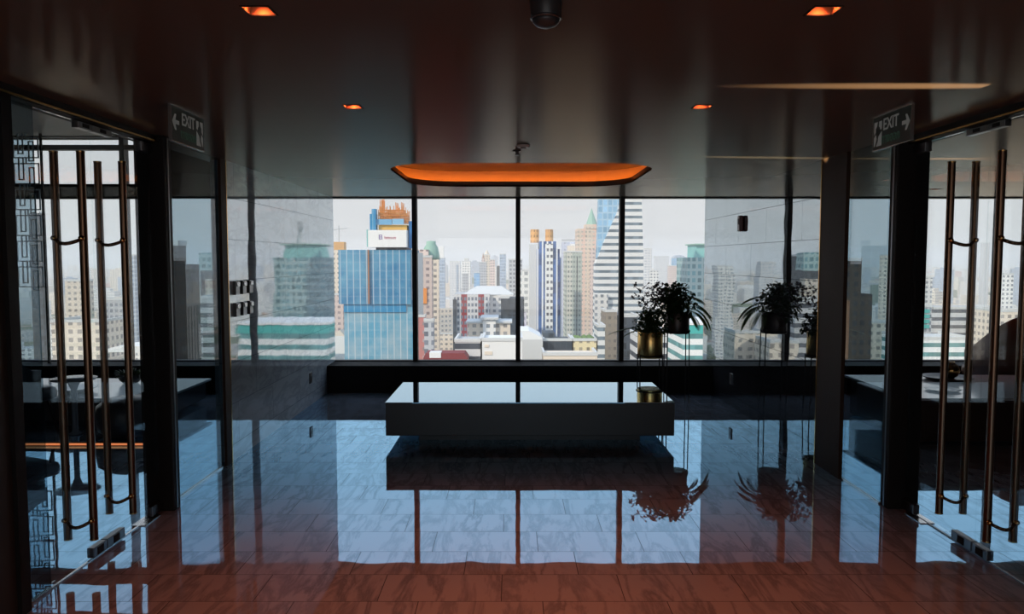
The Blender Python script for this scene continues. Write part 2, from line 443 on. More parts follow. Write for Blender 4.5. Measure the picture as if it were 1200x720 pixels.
def door_leaf(name, x, y0, y1, gap_y, hy, room_sign, outer_pivot):
    d = sroot(name)
    xplane('pane', M['doorglass'], x, y0, y1, .03, ZC - .055, parent=d)
    # corner patch fittings, bottom and top, at the meeting edge and at the pivot
    lo, hi = (gap_y, gap_y + .20) if hy > gap_y else (gap_y - .14, gap_y)
    for z0, z1 in ((.012, .068), (ZC - .09, ZC - .055)):
        p = box('patch_fitting', M['steel'], x - .02, x + .02, lo + .004, hi - .004, z0, z1, d, bevel=.004)
        box('cover_cap', M['post'], x - .023, x + .023, (lo + hi) / 2 - .03, (lo + hi) / 2 + .03, z0 + .008, z1 - .008, p)
    if outer_pivot:
        for z0, z1 in ((.012, .075), (ZC - .115, ZC - .055)):
            p = box('pivot_hinge', M['steel'], x - .022, x + .022, y1 - .13, y1 + .008, z0, z1, d, bevel=.004)
        bm = bmesh.new(); bm_box(bm, x - .045, x + .045, y1 - .27, y1 - .06, .001, .005, .001)
        f = obj('floor_plate', bm, M['chrome'], d)
    # the pair of long pull bars, one on each face, tied by two bowed brackets
    for s in (-1, 1):
        bm = bmesh.new(); bm_cyl(bm, (x + s * .07, hy, .152), (x + s * .07, hy, 2.207), .0205, seg=20)
        h = obj('pull_handle', bm, M['bronze'], d, smooth=False)
        bm = bmesh.new()
        for z in (.152, 2.207): bm_cyl(bm, (x + s * .07, hy, z - .004), (x + s * .07, hy, z + .004), .0215, seg=20)
        obj('end_cap', bm, M['brass'], h)
    for z in (.26, 1.76):
        b = obj('bracket', c_bracket(hy, z, x, .03), M['bronze'], d, smooth=True)
        bm = bmesh.new()
        for s in (-1, 1):
            bmesh.ops.create_uvsphere(bm, u_segments=12, v_segments=8, radius=.0155, matrix=Matrix.Translation((x + s * .072, hy - .022, z)))
        obj('knob', bm, M['brass'], b, smooth=True)
    return d
door_leaf('door_1', XDL, 3.67, 4.152, 4.157, 3.94, 1, False)
door_leaf('door_2', XDL, 4.162, 4.82, 4.157, 4.355, 1, True)
door_leaf('door_3', XDR - .005, 3.60, 4.112, 4.117, 3.91, -1, False)
door_leaf('door_4', XDR - .005, 4.122, 4.86, 4.117, 4.355, -1, True)
struct(box('trim_11', M['chrome'], XDL - .006, XDL + .006, 3.44, 4.83, .0, .006))
struct(box('trim_12', M['steel'], XDR - .006, XDR + .006, 3.1, 4.87, .0, .006))

# ---------------------------------------------------------------- ceiling cove
cove = thing('ceiling_cove', 'orange glowing rounded ceiling recess above the black bench', 'light cove', ((CX0 + CX1) / 2, (CY0 + CY1) / 2, ZC))
def cove_part(name, o):
    o.parent = cove; o.matrix_parent_inverse = Matrix.Translation(cove.location).inverted(); o.name = name; return o
Rin, Rout = rrect(CX0, CX1, CY0, CY1, .5), rrect(CX0 - .13, CX1 + .13, CY0 - .13, CY1 + .13, .63)
bm = bmesh.new()                         # outer wall of the trough and its lid
zt0, zt1 = ZC + LIP, ZC + .18
A = [bm.verts.new((x, y, zt0)) for x, y in Rout]; B = [bm.verts.new((x, y, zt1)) for x, y in Rout]
for k in range(len(A)): bm.faces.new((A[k], A[(k + 1) % len(A)], B[(k + 1) % len(A)], B[k]))
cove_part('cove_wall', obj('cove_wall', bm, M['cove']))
bm = bmesh.new()
bm.faces.new([bm.verts.new((x, y, zt1)) for x, y in Rout])
cove_part('cove_lid', obj('cove_lid', bm, M['ceil']))
bm = bmesh.new()                          # curb round the opening, hides the led
Ri = rrect(CX0 - .012, CX1 + .012, CY0 - .012, CY1 + .012, .512)
a_ = [[bm.verts.new((x, y, z)) for x, y in L_] for L_, z in ((Rin, ZC), (Rin, ZC + .058), (Ri, ZC + .058), (Ri, ZC + LIP))]
for U, V in zip(a_, a_[1:]):
    for k in range(len(U)): bm.faces.new((U[k], U[(k + 1) % len(U)], V[(k + 1) % len(U)], V[k]))
cove_part('curb', obj('curb', bm, M['ceil']))
bm = bmesh.new()                          # led rope on the hidden shelf
Rm = rrect(CX0 - .05, CX1 + .05, CY0 - .05, CY1 + .05, .55)
for k in range(len(Rm)):
    p, q = Rm[k], Rm[(k + 1) % len(Rm)]
    bm_cyl(bm, (*p, zt0 + .014), (*q, zt0 + .014), .009, seg=6)
cove_part('led_strip', obj('led_strip', bm, M['led']))

# ---------------------------------------------------------------- downlights (their own lamps included)
def sleeve():
    bm = bmesh.new(); s = LS; z = 0
    b0 = [bm.verts.new(p) for p in ((-s, -s, -.001), (s, -s, -.001), (s, s, -.001), (-s, s, -.001))]
    t = s * .8
    b1 = [bm.verts.new(p) for p in ((-t, -t, .10), (t, -t, .10), (t, t, .10), (-t, t, .10))]
    for k in range(4): bm.faces.new((b0[k], b0[(k + 1) % 4], b1[(k + 1) % 4], b1[k]))
    bm.faces.new(b1)
    return bm
proto = thing('downlight', 'x', 'downlight', (0, 0, ZC), 'square recessed downlights')
obj('reflector', sleeve(), M['copper'], proto)
bm = bmesh.new(); bm_cyl(bm, (0, 0, .070), (0, 0, .098), .020, .026, seg=20)
obj('bulb', bm, M['lamp'], proto)
bm = bmesh.new()
for a in range(4):
    q = [(-LS - .004, -LS - .004), (LS + .004, -LS - .004), (LS + .004, -LS + .001), (-LS - .004, -LS + .001)]
    c, s_ = math.cos(a * math.pi / 2), math.sin(a * math.pi / 2)
    bm_prism(bm, [(x * c - y * s_, x * s_ + y * c) for x, y in q], .004, 'z', -.003)
obj('trim_ring', bm, M['post'], proto)
LBL = ['square copper downlight in the ceiling, nearer one on the left', 'square copper downlight in the ceiling, nearer one on the right',
       'small square downlight left of the orange ceiling recess', 'small square downlight right of the orange ceiling recess',
       None, None, None, None,
       'square downlight in the room behind the right glass door, nearer the door post', 'square downlight in the right room, farther from the door post',
       'square downlight over the right room behind the pull handles', 'square downlight behind the left glass front']
for i, (x, y) in enumerate(LIGHTS + SIDE_LIGHTS):
    o = proto if i == 0 else copy_tree(proto)
    o.location = (x, y, ZC)
    o['label'] = LBL[i] or 'square recessed downlight in the ceiling behind the viewer'
    lt = bpy.data.lights.new('downlight_beam', 'SPOT')
    lt.energy = 52 if i < 8 else 8
    lt.color = (1, .19, .055)
    lt.spot_size = math.radians(88); lt.spot_blend = 1.0; lt.shadow_soft_size = .012
    lo = bpy.data.objects.new('downlight_beam', lt); C.objects.link(lo)
    lo.location = (x, y, ZC + .055)

# ---------------------------------------------------------------- the black bench
bench = thing('low_bench', 'long low black lacquered bench block in front of the window', 'bench', (.16, 7.07, 0))
def bl(name, mat, x0, x1, y0, y1, z0, z1, bevel=0):
    return box(name, mat, x0 - .16, x1 - .16, y0 - 7.07, y1 - 7.07, z0, z1, bench, bevel)
M['bench_top'] = principled('mirror polished black stone', (.01, .011, .013), .03, spec=.5)
def bench_top_mat():
    m, t = node_mat('mirror polished dark stone'); g = G(t)
    fr = g.n('ShaderNodeFresnel'); fr.inputs[0].default_value = 2.4
    di = g.n('ShaderNodeBsdfDiffuse'); di.inputs[0].default_value = (.012, .012, .014, 1)
    gl = g.n('ShaderNodeBsdfGlossy'); gl.inputs[0].default_value = (.68, .88, 1, 1); gl.inputs['Roughness'].default_value = .01
    mx = g.n('ShaderNodeMixShader'); g.put(mx.inputs[0], g.m('MINIMUM', g.m('MULTIPLY', fr.outputs[0], 1.9), 1.0))
    t.links.new(di.outputs[0], mx.inputs[1]); t.links.new(gl.outputs[0], mx.inputs[2])
    o = g.n('ShaderNodeOutputMaterial'); t.links.new(mx.outputs[0], o.inputs[0]); return m
M['bench_top'] = bench_top_mat()
bl('seat_block', M['black'], -1.112, 1.43, 6.53, 7.61, .097, .384, .004)
bl('seat_top', M['bench_top'], -1.114, 1.432, 6.528, 7.612, .384, .394, .002)
bl('plinth', M['black'], -.85, 1.17, 6.78, 7.36, 0, .097)

# ---------------------------------------------------------------- plants on stands
M['leaf'] = principled('dark green leaf', (.030, .060, .018), .45, noise=.3)
M['leaf_l'] = principled('mid green leaf', (.10, .17, .03), .4)
M['pot'] = principled('brushed gold pot', (.72, .46, .17), .25, 1.0)
M['pot_d'] = principled('dark bronze pot', (.05, .035, .03), .35, .6)
M['soil'] = principled('dark soil', (.02, .015, .01), .9)
M['petal'] = principled('dark small petals', (.07, .05, .06), .6)

def leaf(bm, base, d, length, width, droop=.5, seg=6, up=Vector((0, 0, 1))):
    """one tapered, folded, arching leaf"""
    d = d.normalized(); side = d.cross(up)
    if side.length < 1e-3: side = Vector((1, 0, 0))
    side.normalize()
    L, R, Cn = [], [], []
    p = base.copy(); dd = d.copy()
    for k in range(seg + 1):
        t = k / seg
        w = width * math.sin(math.pi * min(1, .12 + .88 * t)) ** .8 * (1 - .25 * t) if k < seg else .001
        n = side.cross(dd).normalized()
        L.append(bm.verts.new(p + side * w / 2 + n * w * .18)); R.append(bm.verts.new(p - side * w / 2 + n * w * .18)); Cn.append(bm.verts.new(p))
        dd = (dd + Vector((0, 0, -droop / seg))).normalized()
        p = p + dd * (length / seg)
    for k in range(seg):
        bm.faces.new((L[k], L[k + 1], Cn[k + 1], Cn[k])); bm.faces.new((Cn[k], Cn[k + 1], R[k + 1], R[k]))

def frond(bm, base, d, length, droop, pinna, n=16):
    d = d.normalized(); p = base.copy(); dd = d.copy(); pts = [p.copy()]
    for k in range(n):
        dd = (dd + Vector((0, 0, -droop / n))).normalized(); p = p + dd * (length / n); pts.append(p.copy())
        side = dd.cross(Vector((0, 0, 1))).normalized()
        w = pinna * math.sin(math.pi * (k + 1.5) / (n + 2))
        for s in (-1, 1): leaf(bm, p, side * s + dd * .7 + Vector((0, 0, -.15)), w, w * .26 + .003, .5, 3)
    bm_tube(bm, pts, .0028, 5)

def stand_planter(name, label, loc, pot_r, pot_z0, pot_h, potmat, leg_half, legs_z1):
    t = thing(name, label, 'plant', loc)
    bm = bmesh.new()
    bm_lathe(bm, [(pot_r * .97, 0), (pot_r, .01), (pot_r, pot_h - .004), (pot_r * .985, pot_h), (pot_r * .93, pot_h), (pot_r * .92, pot_h - .03)], 40)
    o = obj('pot', bm, potmat, t, smooth=False, loc=(0, 0, pot_z0))
    for p in o.data.polygons: p.use_smooth = len(p.vertices) == 4
    bm = bmesh.new(); bm_lathe(bm, [(.001, pot_h - .05), (pot_r * .9, pot_h - .045), (pot_r * .9, pot_h - .03), (.001, pot_h - .022)], 24)
    obj('soil', bm, M['soil'], t, loc=(0, 0, pot_z0))
    bm = bmesh.new()
    for sx in (-1, 1):
        pass
    bm_lathe(bm, [(pot_r + .002, pot_z0 + .02), (pot_r + .012, pot_z0 + .02), (pot_r + .012, pot_z0 + .032), (pot_r + .002, pot_z0 + .032)], 36)
    obj('ring', bm, M['post'], t)
    for a in (35, 145, 215, 325):
        x, y = (pot_r + .010) * math.cos(math.radians(a)), (pot_r + .010) * math.sin(math.radians(a))
        bm = bmesh.new(); bm_cyl(bm, (x * 1.06, y * 1.06, 0), (x, y, legs_z1), .0065, seg=8)
        obj('leg', bm, M['post'], t)
    return t

r2 = random.Random(5)
P1 = stand_planter('potted_plant', 'low bushy plant in a gold cylinder pot on thin legs behind the bench', (1.525, 8.25, 0), .138, .565, .29, M['pot'], .1, .60)
bm = bmesh.new()
for k in range(620):
    a = r2.uniform(0, 2 * math.pi); e = r2.uniform(-.3, 1.5)
    d = Vector((math.cos(a) * math.cos(e), math.sin(a) * math.cos(e), math.sin(e)))
    rr = r2.uniform(.03, .19)
    b = Vector((0, 0, .84)) + Vector((d.x * rr, d.y * rr, d.z * rr * 1.25 + .05))
    leaf(bm, b, d * .4 + Vector((r2.uniform(-1, 1), r2.uniform(-1, 1), r2.uniform(-.8, 1))), r2.uniform(.035, .065), r2.uniform(.03, .045), .9, 4)
obj('foliage', bm, M['leaf'], P1)
bm = bmesh.new(); leaf(bm, Vector((-.08, 0, .90)), Vector((-1, -.1, -.02)), .42, .055, .35, 10); obj('long_leaf', bm, M['leaf_l'], P1)
bm = bmesh.new(); leaf(bm, Vector((-.08, -.03, .87)), Vector((-1, -.4, .02)), .27, .05, .5, 8); obj('long_leaf', bm, M['leaf_l'], P1)

P2 = stand_planter('potted_plant', 'taller plant with arching fronds in a dark pot on thin legs', (1.90, 8.62, 0), .140, .80, .24, M['pot_d'], .1, .85)
bm = bmesh.new()
for k in range(1150):
    a = r2.uniform(0, 2 * math.pi); e = r2.uniform(-1.3, 1.5)
    d = Vector((math.cos(a) * math.cos(e), math.sin(a) * math.cos(e), math.sin(e)))
    rr = r2.uniform(.03, .23)
    b = Vector((-.04, -.02, 1.15)) + Vector((d.x * rr * 1.12, d.y * rr, d.z * rr * .98))
    leaf(bm, b, d * .4 + Vector((r2.uniform(-1, 1), r2.uniform(-1, 1), r2.uniform(-.8, 1))), r2.uniform(.035, .07), r2.uniform(.032, .048), .9, 4)
obj('foliage', bm, M['leaf'], P2)
for a, L, dr, zz in ((-12, .34, 1.5, 1.10), (8, .40, 1.9, 1.13), (-35, .36, 2.1, 1.05), (25, .30, 1.2, 1.2), (-60, .3, 2.2, 1.02), (-5, .42, 2.4, 1.08)):
    bm = bmesh.new(); frond(bm, Vector((.10, 0, zz)), Vector((math.cos(math.radians(a)), math.sin(math.radians(a)), .35)), L, dr, .075)
    obj('frond', bm, M['leaf_l'], P2)
for (dx, dz, L) in ((-.55, .55, .34), (-.85, .30, .36), (-.95, .10, .34), (-.30, .95, .30), (-.7, .42, .42), (-.12, 1.0, .24), (-.45, .85, .26)):
    bm = bmesh.new(); b = Vector((-.14, 0, 1.12)); d = Vector((dx, r2.uniform(-.3, .3), dz)).normalized()
    pts = [b + d * L * k / 6 + Vector((r2.uniform(-.012, .012), 0, r2.uniform(-.012, .012))) for k in range(7)]
    bm_tube(bm, pts, .0022, 5)
    for p in pts[2:]:
        for q in range(3):
            v = Vector((r2.uniform(-1, 1), r2.uniform(-1, 1), r2.uniform(-1, 1))) * .028
            for w in range(4):
                leaf(bm, p + v, Vector((r2.uniform(-1, 1), r2.uniform(-1, 1), r2.uniform(-1, 1))), .034, .026, .2, 3)
    obj('flower_sprig', bm, M['petal'], P2)

# ---------------------------------------------------------------- ceiling and wall devices
t = thing('dome_camera', 'black dome camera hanging at the top edge of the ceiling', 'security camera', (.103, 2.33, ZC))
bm = bmesh.new(); bm_lathe(bm, [(.048, -.001), (.049, -.012), (.046, -.05), (.044, -.055)], 32); obj('body', bm, M['black'], t, smooth=True)
bm = bmesh.new(); bm_lathe(bm, [(.045, -.052), (.048, -.055), (.048, -.058), (.045, -.060)], 32); obj('ring', bm, M['steel'], t)
bm = bmesh.new(); bm_lathe(bm, [(.043, -.056), (.040, -.068), (.030, -.078), (.014, -.084), (.001, -.085)], 32); obj('dome', bm, M['black'], t, smooth=True)
t = thing('smoke_detector', 'small pale round smoke detector on the ceiling before the orange recess', 'smoke detector', (.078, 5.24, ZC))
bm = bmesh.new(); bm_lathe(bm, [(.046, -.001), (.046, -.008), (.040, -.016), (.001, -.018)], 28); obj('base', bm, principled('pale plastic', (.55, .53, .5), .4), t)
bm = bmesh.new(); bm_lathe(bm, [(.020, -.017), (.018, -.026), (.001, -.027)], 20); obj('sensor', bm, principled('grey plastic', (.3, .3, .3), .4), t)
t = thing('sprinkler_head', 'tiny black sprinkler head under the ceiling at the orange recess', 'sprinkler', (.035, 5.5, ZC))
bm = bmesh.new(); bm_lathe(bm, [(.030, -.001), (.030, -.006), (.012, -.010), (.010, -.030), (.001, -.031)], 20); obj('cup', bm, M['black'], t)
bm = bmesh.new(); bm_lathe(bm, [(.001, -.034), (.018, -.033), (.018, -.030), (.001, -.030)], 16); obj('deflector', bm, M['black'], t)

def text_mesh(body, size, font=None):
    cu = bpy.data.curves.new('txt', 'FONT'); cu.body = body; cu.size = size; cu.align_x = 'CENTER'; cu.align_y = 'CENTER'
    cu.extrude = .0006; cu.offset = size * .012
    if font: cu.font = font
    t = bpy.data.objects.new('tmp', cu); C.objects.link(t); bpy.context.view_layer.update()
    me = bpy.data.meshes.new_from_object(t.evaluated_get(bpy.context.evaluated_depsgraph_get()))
    bpy.data.objects.remove(t); return me

M['sign_g'] = principled('dark green sign acrylic', (.006, .020, .012), .35)
M['sign_w'] = principled('pale sign lettering', (.42, .45, .43), .6, emit=(.5, .55, .52), strength=.08)
M['sign_w2'] = principled('dim green sign lettering', (.05, .12, .08), .6, emit=(.2, .5, .35), strength=.03)
def exit_sign(label, loc, rot, arrow_left):
    """board face looks along its local -Y; text runs along +X"""
    s = thing('exit_sign', label, 'exit sign', loc); s.rotation_euler = (0, 0, rot)
    w, h = .40, .178; z1 = -.006; z0 = z1 - h
    box('board', M['sign_g'], -w / 2, w / 2, -.006, .006, z0, z1, s)
    bm = bmesh.new()
    bm_box(bm, -w / 2 - .003, w / 2 + .003, -.009, .009, z1 - .001, z1 + .006)
    bm_box(bm, -w / 2 - .003, w / 2 + .003, -.009, .009, z0 - .004, z0 + .001)
    bm_box(bm, -w / 2 - .003, -w / 2, -.008, .008, z0, z1); bm_box(bm, w / 2, w / 2 + .003, -.008, .008, z0, z1)
    obj('frame', bm, M['chrome'], s)
    zc = (z0 + z1) / 2; sg = -1 if arrow_left else 1
    def letters(body, size, x, z, mat, name, sx=1):
        me = text_mesh(body, size); me.materials.clear(); me.materials.append(mat)
        o = bpy.data.objects.new(name, me); C.objects.link(o); o.parent = s
        o.rotation_euler = (math.pi / 2, 0, 0); o.location = (x, -.0075, z); o.scale = (sx, 1, 1)
    letters('EXIT', .088, -.005 if not arrow_left else .000, zc + .034, M['sign_w'], 'lettering', .90)
    letters('ทางออก', .070, -.005 if not arrow_left else .0, zc - .042, M['sign_w2'], 'thai_lettering', .85)
    # arrow
    bm = bmesh.new(); ax = sg * .15
    A = [(-.038, -.010), (.006, -.010), (-.006, -.040), (.010, -.040), (.040, 0), (.010, .040), (-.006, .040), (.006, .010), (-.038, .010)]
    pts = [(ax + sg * u, zc + .010 + v) for u, v in A]
    bm_prism(bm, pts, .0012, 'y', -.0075); obj('arrow', bm, M['sign_w'], s)
    # running figure cut out of a bright doorway
    px = -sg * .142; bm = bmesh.new()
    D = lambda pts: bm_prism(bm, [(px + sg * u * .95, zc + v * 1.0) for u, v in pts], .0012, 'y', -.0075)
    D([(-.045, .062), (-.008, .062), (-.016, .040), (-.030, .028), (-.030, .012), (-.045, -.006)])
    D([(.012, .062), (.042, .062), (.042, .022), (.030, .014), (.020, .030), (.010, .036)])
    D([(-.045, -.020), (-.026, -.006), (-.016, -.030), (-.034, -.062), (-.045, -.070)])
    D([(.006, -.020), (.024, -.006), (.042, .006), (.042, -.070), (-.020, -.070), (.000, -.044)])
    obj('running_figure', bm, M['sign_w'], s)
    for x in (-.13, .13):
        bm = bmesh.new(); bm_cyl(bm, (x, 0, -.003), (x, 0, 0), .006, seg=8); obj('hanger', bm, M['chrome'], s)
    return s
exit_sign('dark green exit sign with arrow pointing left, hanging left', (-1.725, 4.04, ZC), math.pi / 2 , True)
exit_sign('dark green exit sign with arrow pointing right, hanging right', (2.02, 4.04, ZC), -math.pi / 2, False)

# six switch boxes on the left marble wall
M['sw'] = principled('brushed switch plate', (.45, .46, .48), .35, .5)
proto = thing('wall_switch', 'x', 'switch')
bm = bmesh.new(); bm_box(bm, 0, .022, -.042, .042, -.055, .055, .003); obj('plate', bm, M['sw'], proto)
bm = bmesh.new(); bm_box(bm, .022, .032, -.03, .03, .012, .046, .002); obj('rocker', bm, M['chrome'], proto)
bm = bmesh.new(); bm_box(bm, .0, .024, -.050, -.042, -.056, .056); obj('edge', bm, M['black'], proto)
names = ['nearest the post', 'in the middle', 'farthest from the post']
for r, z in enumerate((1.415, 1.235)):
    for c_, y in enumerate((6.18, 6.34, 6.50)):
        o = proto if (r, c_) == (0, 0) else copy_tree(proto)
        o.location = (XL + .001, y, z)
        tag(o, 'silver switch box on the left marble wall, %s row, %s' % (('upper', 'lower')[r], names[c_]), 'switch', 'switch boxes on the left marble wall')
M['outlet'] = principled('dark outlet plate', (.05, .055, .06), .35)
for nm, x, s, y, lab in (('a', XL, 1, 8.42, 'dark socket plate low on the left marble wall'), ('b', XR, -1, 8.35, 'dark socket plate low on the right marble wall')):
    t = thing('wall_outlet', lab, 'socket', (x + s * .001, y, .31))
    bm = bmesh.new(); bm_box(bm, min(0, s * .010), max(0, s * .010), -.045, .045, -.06, .06, .002); obj('plate', bm, M['outlet'], t)
    bm = bmesh.new(); bm_box(bm, min(s * .010, s * .013), max(s * .010, s * .013), -.02, .02, -.02, .02, .001); obj('socket_insert', bm, M['black'], t)
t = thing('fire_alarm', 'dark red rounded alarm sounder on the right marble wall', 'alarm', (XR - .001, 8.05, 2.03))
bm = bmesh.new(); bm_box(bm, -.045, 0, -.045, .045, -.085, .085, .014); obj('housing', bm, principled('dark red plastic', (.10, .015, .02), .3), t)
bm = bmesh.new(); bm_box(bm, -.052, -.044, -.02, .02, -.01, .05, .003); obj('lens', bm, M['outlet'], t)

# ---------------------------------------------------------------- left room
t = thing('low_console', 'long low dark console with glossy blue-white top behind the left doors', 'console', (-6.2, 7.9, 0))
box('console_top', M['white'], -3.2, 2.71, -.51, .75, .245, .27, t, .003)
box('console_body', M['black'], -3.15, 2.66, -.46, .70, .05, .245, t)
box('console_plinth', M['black'], -3.0, 2.5, -.30, .6, 0, .05, t)
t = thing('light_bar', 'thin orange light line lying on the floor behind the left doors', 'light', (-4.1, 6.56, 0))
box('housing', M['post'], -1.2, .93, .0, .03, 0, .032, t)
box('light_strip', M['led2'], -1.19, .92, -.006, .0, .006, .023, t)
def armchair(label, loc, rot, mat, legm):
    a = thing('armchair', label, 'armchair', loc); a.rotation_euler = (0, 0, rot)
    bm = bmesh.new(); bm_box(bm, -.30, .30, -.30, .30, .30, .44, .05); obj('seat', bm, mat, a, True)
    bm = bmesh.new()   # curved shell back
    n = 16; R1, R2 = .38, .33; lo, up, lo2, up2 = [], [], [], []
    for k in range(n + 1):
        an = math.radians(-10 + 200 * k / n); c, s = math.cos(an), math.sin(an)
        top = .62 + .42 * max(0, s) ** 1.2
        lo.append(bm.verts.new((R1 * c, R1 * s, .26))); up.append(bm.verts.new((R1 * 1.04 * c, R1 * 1.1 * s, top)))
        lo2.append(bm.verts.new((R2 * c, R2 * s, .26))); up2.append(bm.verts.new((R2 * 1.04 * c, R2 * 1.1 * s, top)))
    for k in range(n):
        bm.faces.new((lo[k], lo[k + 1], up[k + 1], up[k])); bm.faces.new((lo2[k + 1], lo2[k], up2[k], up2[k + 1]))
        bm.faces.new((up[k], up[k + 1], up2[k + 1], up2[k])); bm.faces.new((lo[k + 1], lo[k], lo2[k], lo2[k + 1]))
    bm.faces.new((lo[0], up[0], up2[0], lo2[0])); bm.faces.new((lo[n], lo2[n], up2[n], up[n]))
    obj('backrest', bm, mat, a, True)
    for sx in (-1, 1):
        for sy in (-1, 1):
            bm = bmesh.new(); bm_cyl(bm, (sx * .29, sy * .27, 0), (sx * .24, sy * .22, .31), .012, .018, 10); obj('leg', bm, legm, a)
    return a
M['blueleather'] = principled('dark blue leather', (.02, .03, .045), .3)
M['brownleather'] = principled('brown leather', (.11, .055, .035), .4)
armchair('dark high-backed armchair at the left end of the console', (-4.76, 7.03, 0), math.radians(155), M['blueleather'], M['post'])
t = thing('coffee_table', 'round pale pedestal table behind the left door handles', 'table', (-4.12, 7.0, 0))
bm = bmesh.new(); bm_lathe(bm, [(.05, .0), (.06, .012), (.03, .03), (.025, .10), (.025, .42), (.05, .49), (.19, .52), (.20, .535), (.001, .54)], 36)
obj('pedestal', bm, principled('pale blue lacquer', (.25, .32, .40), .2), t, True)
t = thing('pouf', 'dark round pouf behind the left double door', 'pouf', (-3.62, 7.03, 0))
bm = bmesh.new(); bm_lathe(bm, [(.20, 0), (.27, .05), (.30, .16), (.28, .28), (.20, .34), (.001, .36)], 28); obj('cushion', bm, M['black'], t, True)
t = thing('serving_dish', 'white oval dish on the console behind the left door', 'dish', (-4.55, 7.75, .27))
bm = bmesh.new(); bm_lathe(bm, [(.10, 0), (.12, .01), (.21, .045), (.215, .05), (.20, .05), (.10, .016), (.001, .014)], 30); obj('bowl', bm, principled('white porcelain', (.75, .77, .78), .2), t, True)
t = thing('table_plant', 'small dark plant in a low bowl on the left console', 'plant', (-4.25, 8.3, .27))
bm = bmesh.new(); bm_lathe(bm, [(.07, 0), (.12, .05), (.12, .10), (.001, .10)], 20); obj('bowl', bm, M['black'], t)
bm = bmesh.new()
for k in range(70):
    a = r2.uniform(0, 6.28); leaf(bm, Vector((.08 * math.cos(a), .08 * math.sin(a), .09)), Vector((math.cos(a), math.sin(a), r2.uniform(.3, 2))), .10, .03, .8, 4)
obj('foliage', bm, M['leaf'], t)
# fretwork screen by the far left window
t = thing('fretwork_screen', 'tall patterned fretwork screen at the far left window', 'screen', (-6.22, 9.2, 0))
M['fret'] = principled('pale blue fret lacquer', (.46, .54, .58), .5)
bm = bmesh.new(); q = .007
def outline(x0, x1, z0, z1):
    bm_box(bm, x0, x1, -q, q, z0, z0 + .013); bm_box(bm, x0, x1, -q, q, z1 - .013, z1)
    bm_box(bm, x0, x0 + .013, -q, q, z0, z1); bm_box(bm, x1 - .013, x1, -q, q, z0, z1)
for cx in (-.20, .20):
    for k in range(6):
        z = 1.30 + k * .32
        outline(cx - .16, cx + .16, z, z + .26); outline(cx - .10, cx - .03, z + .05, z + .33); outline(cx + .03, cx + .10, z - .04, z + .21)
        bm_box(bm, cx - .006, cx + .006, -q, q, z + .26, z + .32)
obj('fret_panel', bm, M['fret'], t)
bm = bmesh.new()
for x in (-.40, -.01, .38): bm_box(bm, x, x + .02, -.015, .015, 0.342, 3.2)
obj('upright', bm, M['post'], t)
t.location.y = 9.40

# ---------------------------------------------------------------- right room
t = thing('display_table', 'wide low table with white top and dark wooden front in the right room', 'table', (5.8, 7.28, 0))
box('table_top', M['white'], -2.25, 2.6, -.68, .68, .395, .417, t, .003)
box('table_body', M['dwood'], -2.2, 2.55, -.64, .64, .02, .395, t)
for k in range(7): box('panel_joint', M['black'], -2.2 + .75 * k, -2.195 + .75 * k, -.646, -.64, .03, .39, t)
t = thing('oval_tray', 'dark oval tray on the white table behind the right doors', 'tray', (4.47, 7.65, .417))
bm = bmesh.new(); bm_lathe(bm, [(.12, 0), (.20, .008), (.24, .03), (.235, .034), (.19, .016), (.001, .012)], 32); o = obj('tray', bm, M['black'], t, True)
t = thing('round_vase', 'small round gold vase on the oval tray in the right room', 'vase', (4.50, 7.65, .431))
bm = bmesh.new(); bm_lathe(bm, [(.035, 0), (.07, .03), (.09, .08), (.07, .13), (.04, .155), (.04, .17), (.032, .17), (.03, .15)], 24); obj('body', bm, M['brass'], t, True)
t = thing('serving_plate', 'white plate on the white table left of the gold vase', 'plate', (4.05, 7.0, .417))
bm = bmesh.new(); bm_lathe(bm, [(.08, 0), (.15, .014), (.155, .018), (.09, .006), (.001, .005)], 28); obj('plate', bm, principled('white china', (.75, .77, .78), .2), t, True)
armchair('brown leather armchair beyond the white table in the right room', (5.55, 8.45, 0), math.radians(180), M['brownleather'], M['post'])

# added unseen spots, standing in for light glancing off tables onto the ceiling
def streak_spot(loc, tgt, deg, energy, stretch, color=(1, .62, .30)):
    lt = bpy.data.lights.new('ceiling_streak_spot', 'SPOT'); lt.energy = energy; lt.color = color
    lt.spot_size = math.radians(deg); lt.spot_blend = 1; lt.shadow_soft_size = .004
    o = bpy.data.objects.new('ceiling_streak_spot', lt); C.objects.link(o); o.location = loc
    o.rotation_euler = (Vector(tgt) - Vector(loc)).to_track_quat('-Z', 'Y').to_euler(); o.scale = (1, stretch, 1)
streak_spot((6.0, 3.47, ZC - .50), (1.80, 3.47, ZC), 2.0, 15000, 1.25)
streak_spot((7.5, 5.95, ZC - .50), (3.3, 5.95, ZC), 1.6, 16000, 1.5)
streak_spot((-6.0, 5.15, ZC - .75), (2.0, 5.88, ZC), 1.0, 90000, 1.1)

# ---------------------------------------------------------------- the city
GZ = -96.0
def ray(px, py):
    """direction (x, z) per metre of distance for a pixel of the photograph"""
    a = math.atan((py - 360) / F) + PITCH
    u = math.tan(a); s = math.cos(PITCH) + u * math.sin(PITCH)
    return (px - 600) / F * s, -u
def P(px, py, D):
    x, z = ray(px, py); return x * D, z * D + H

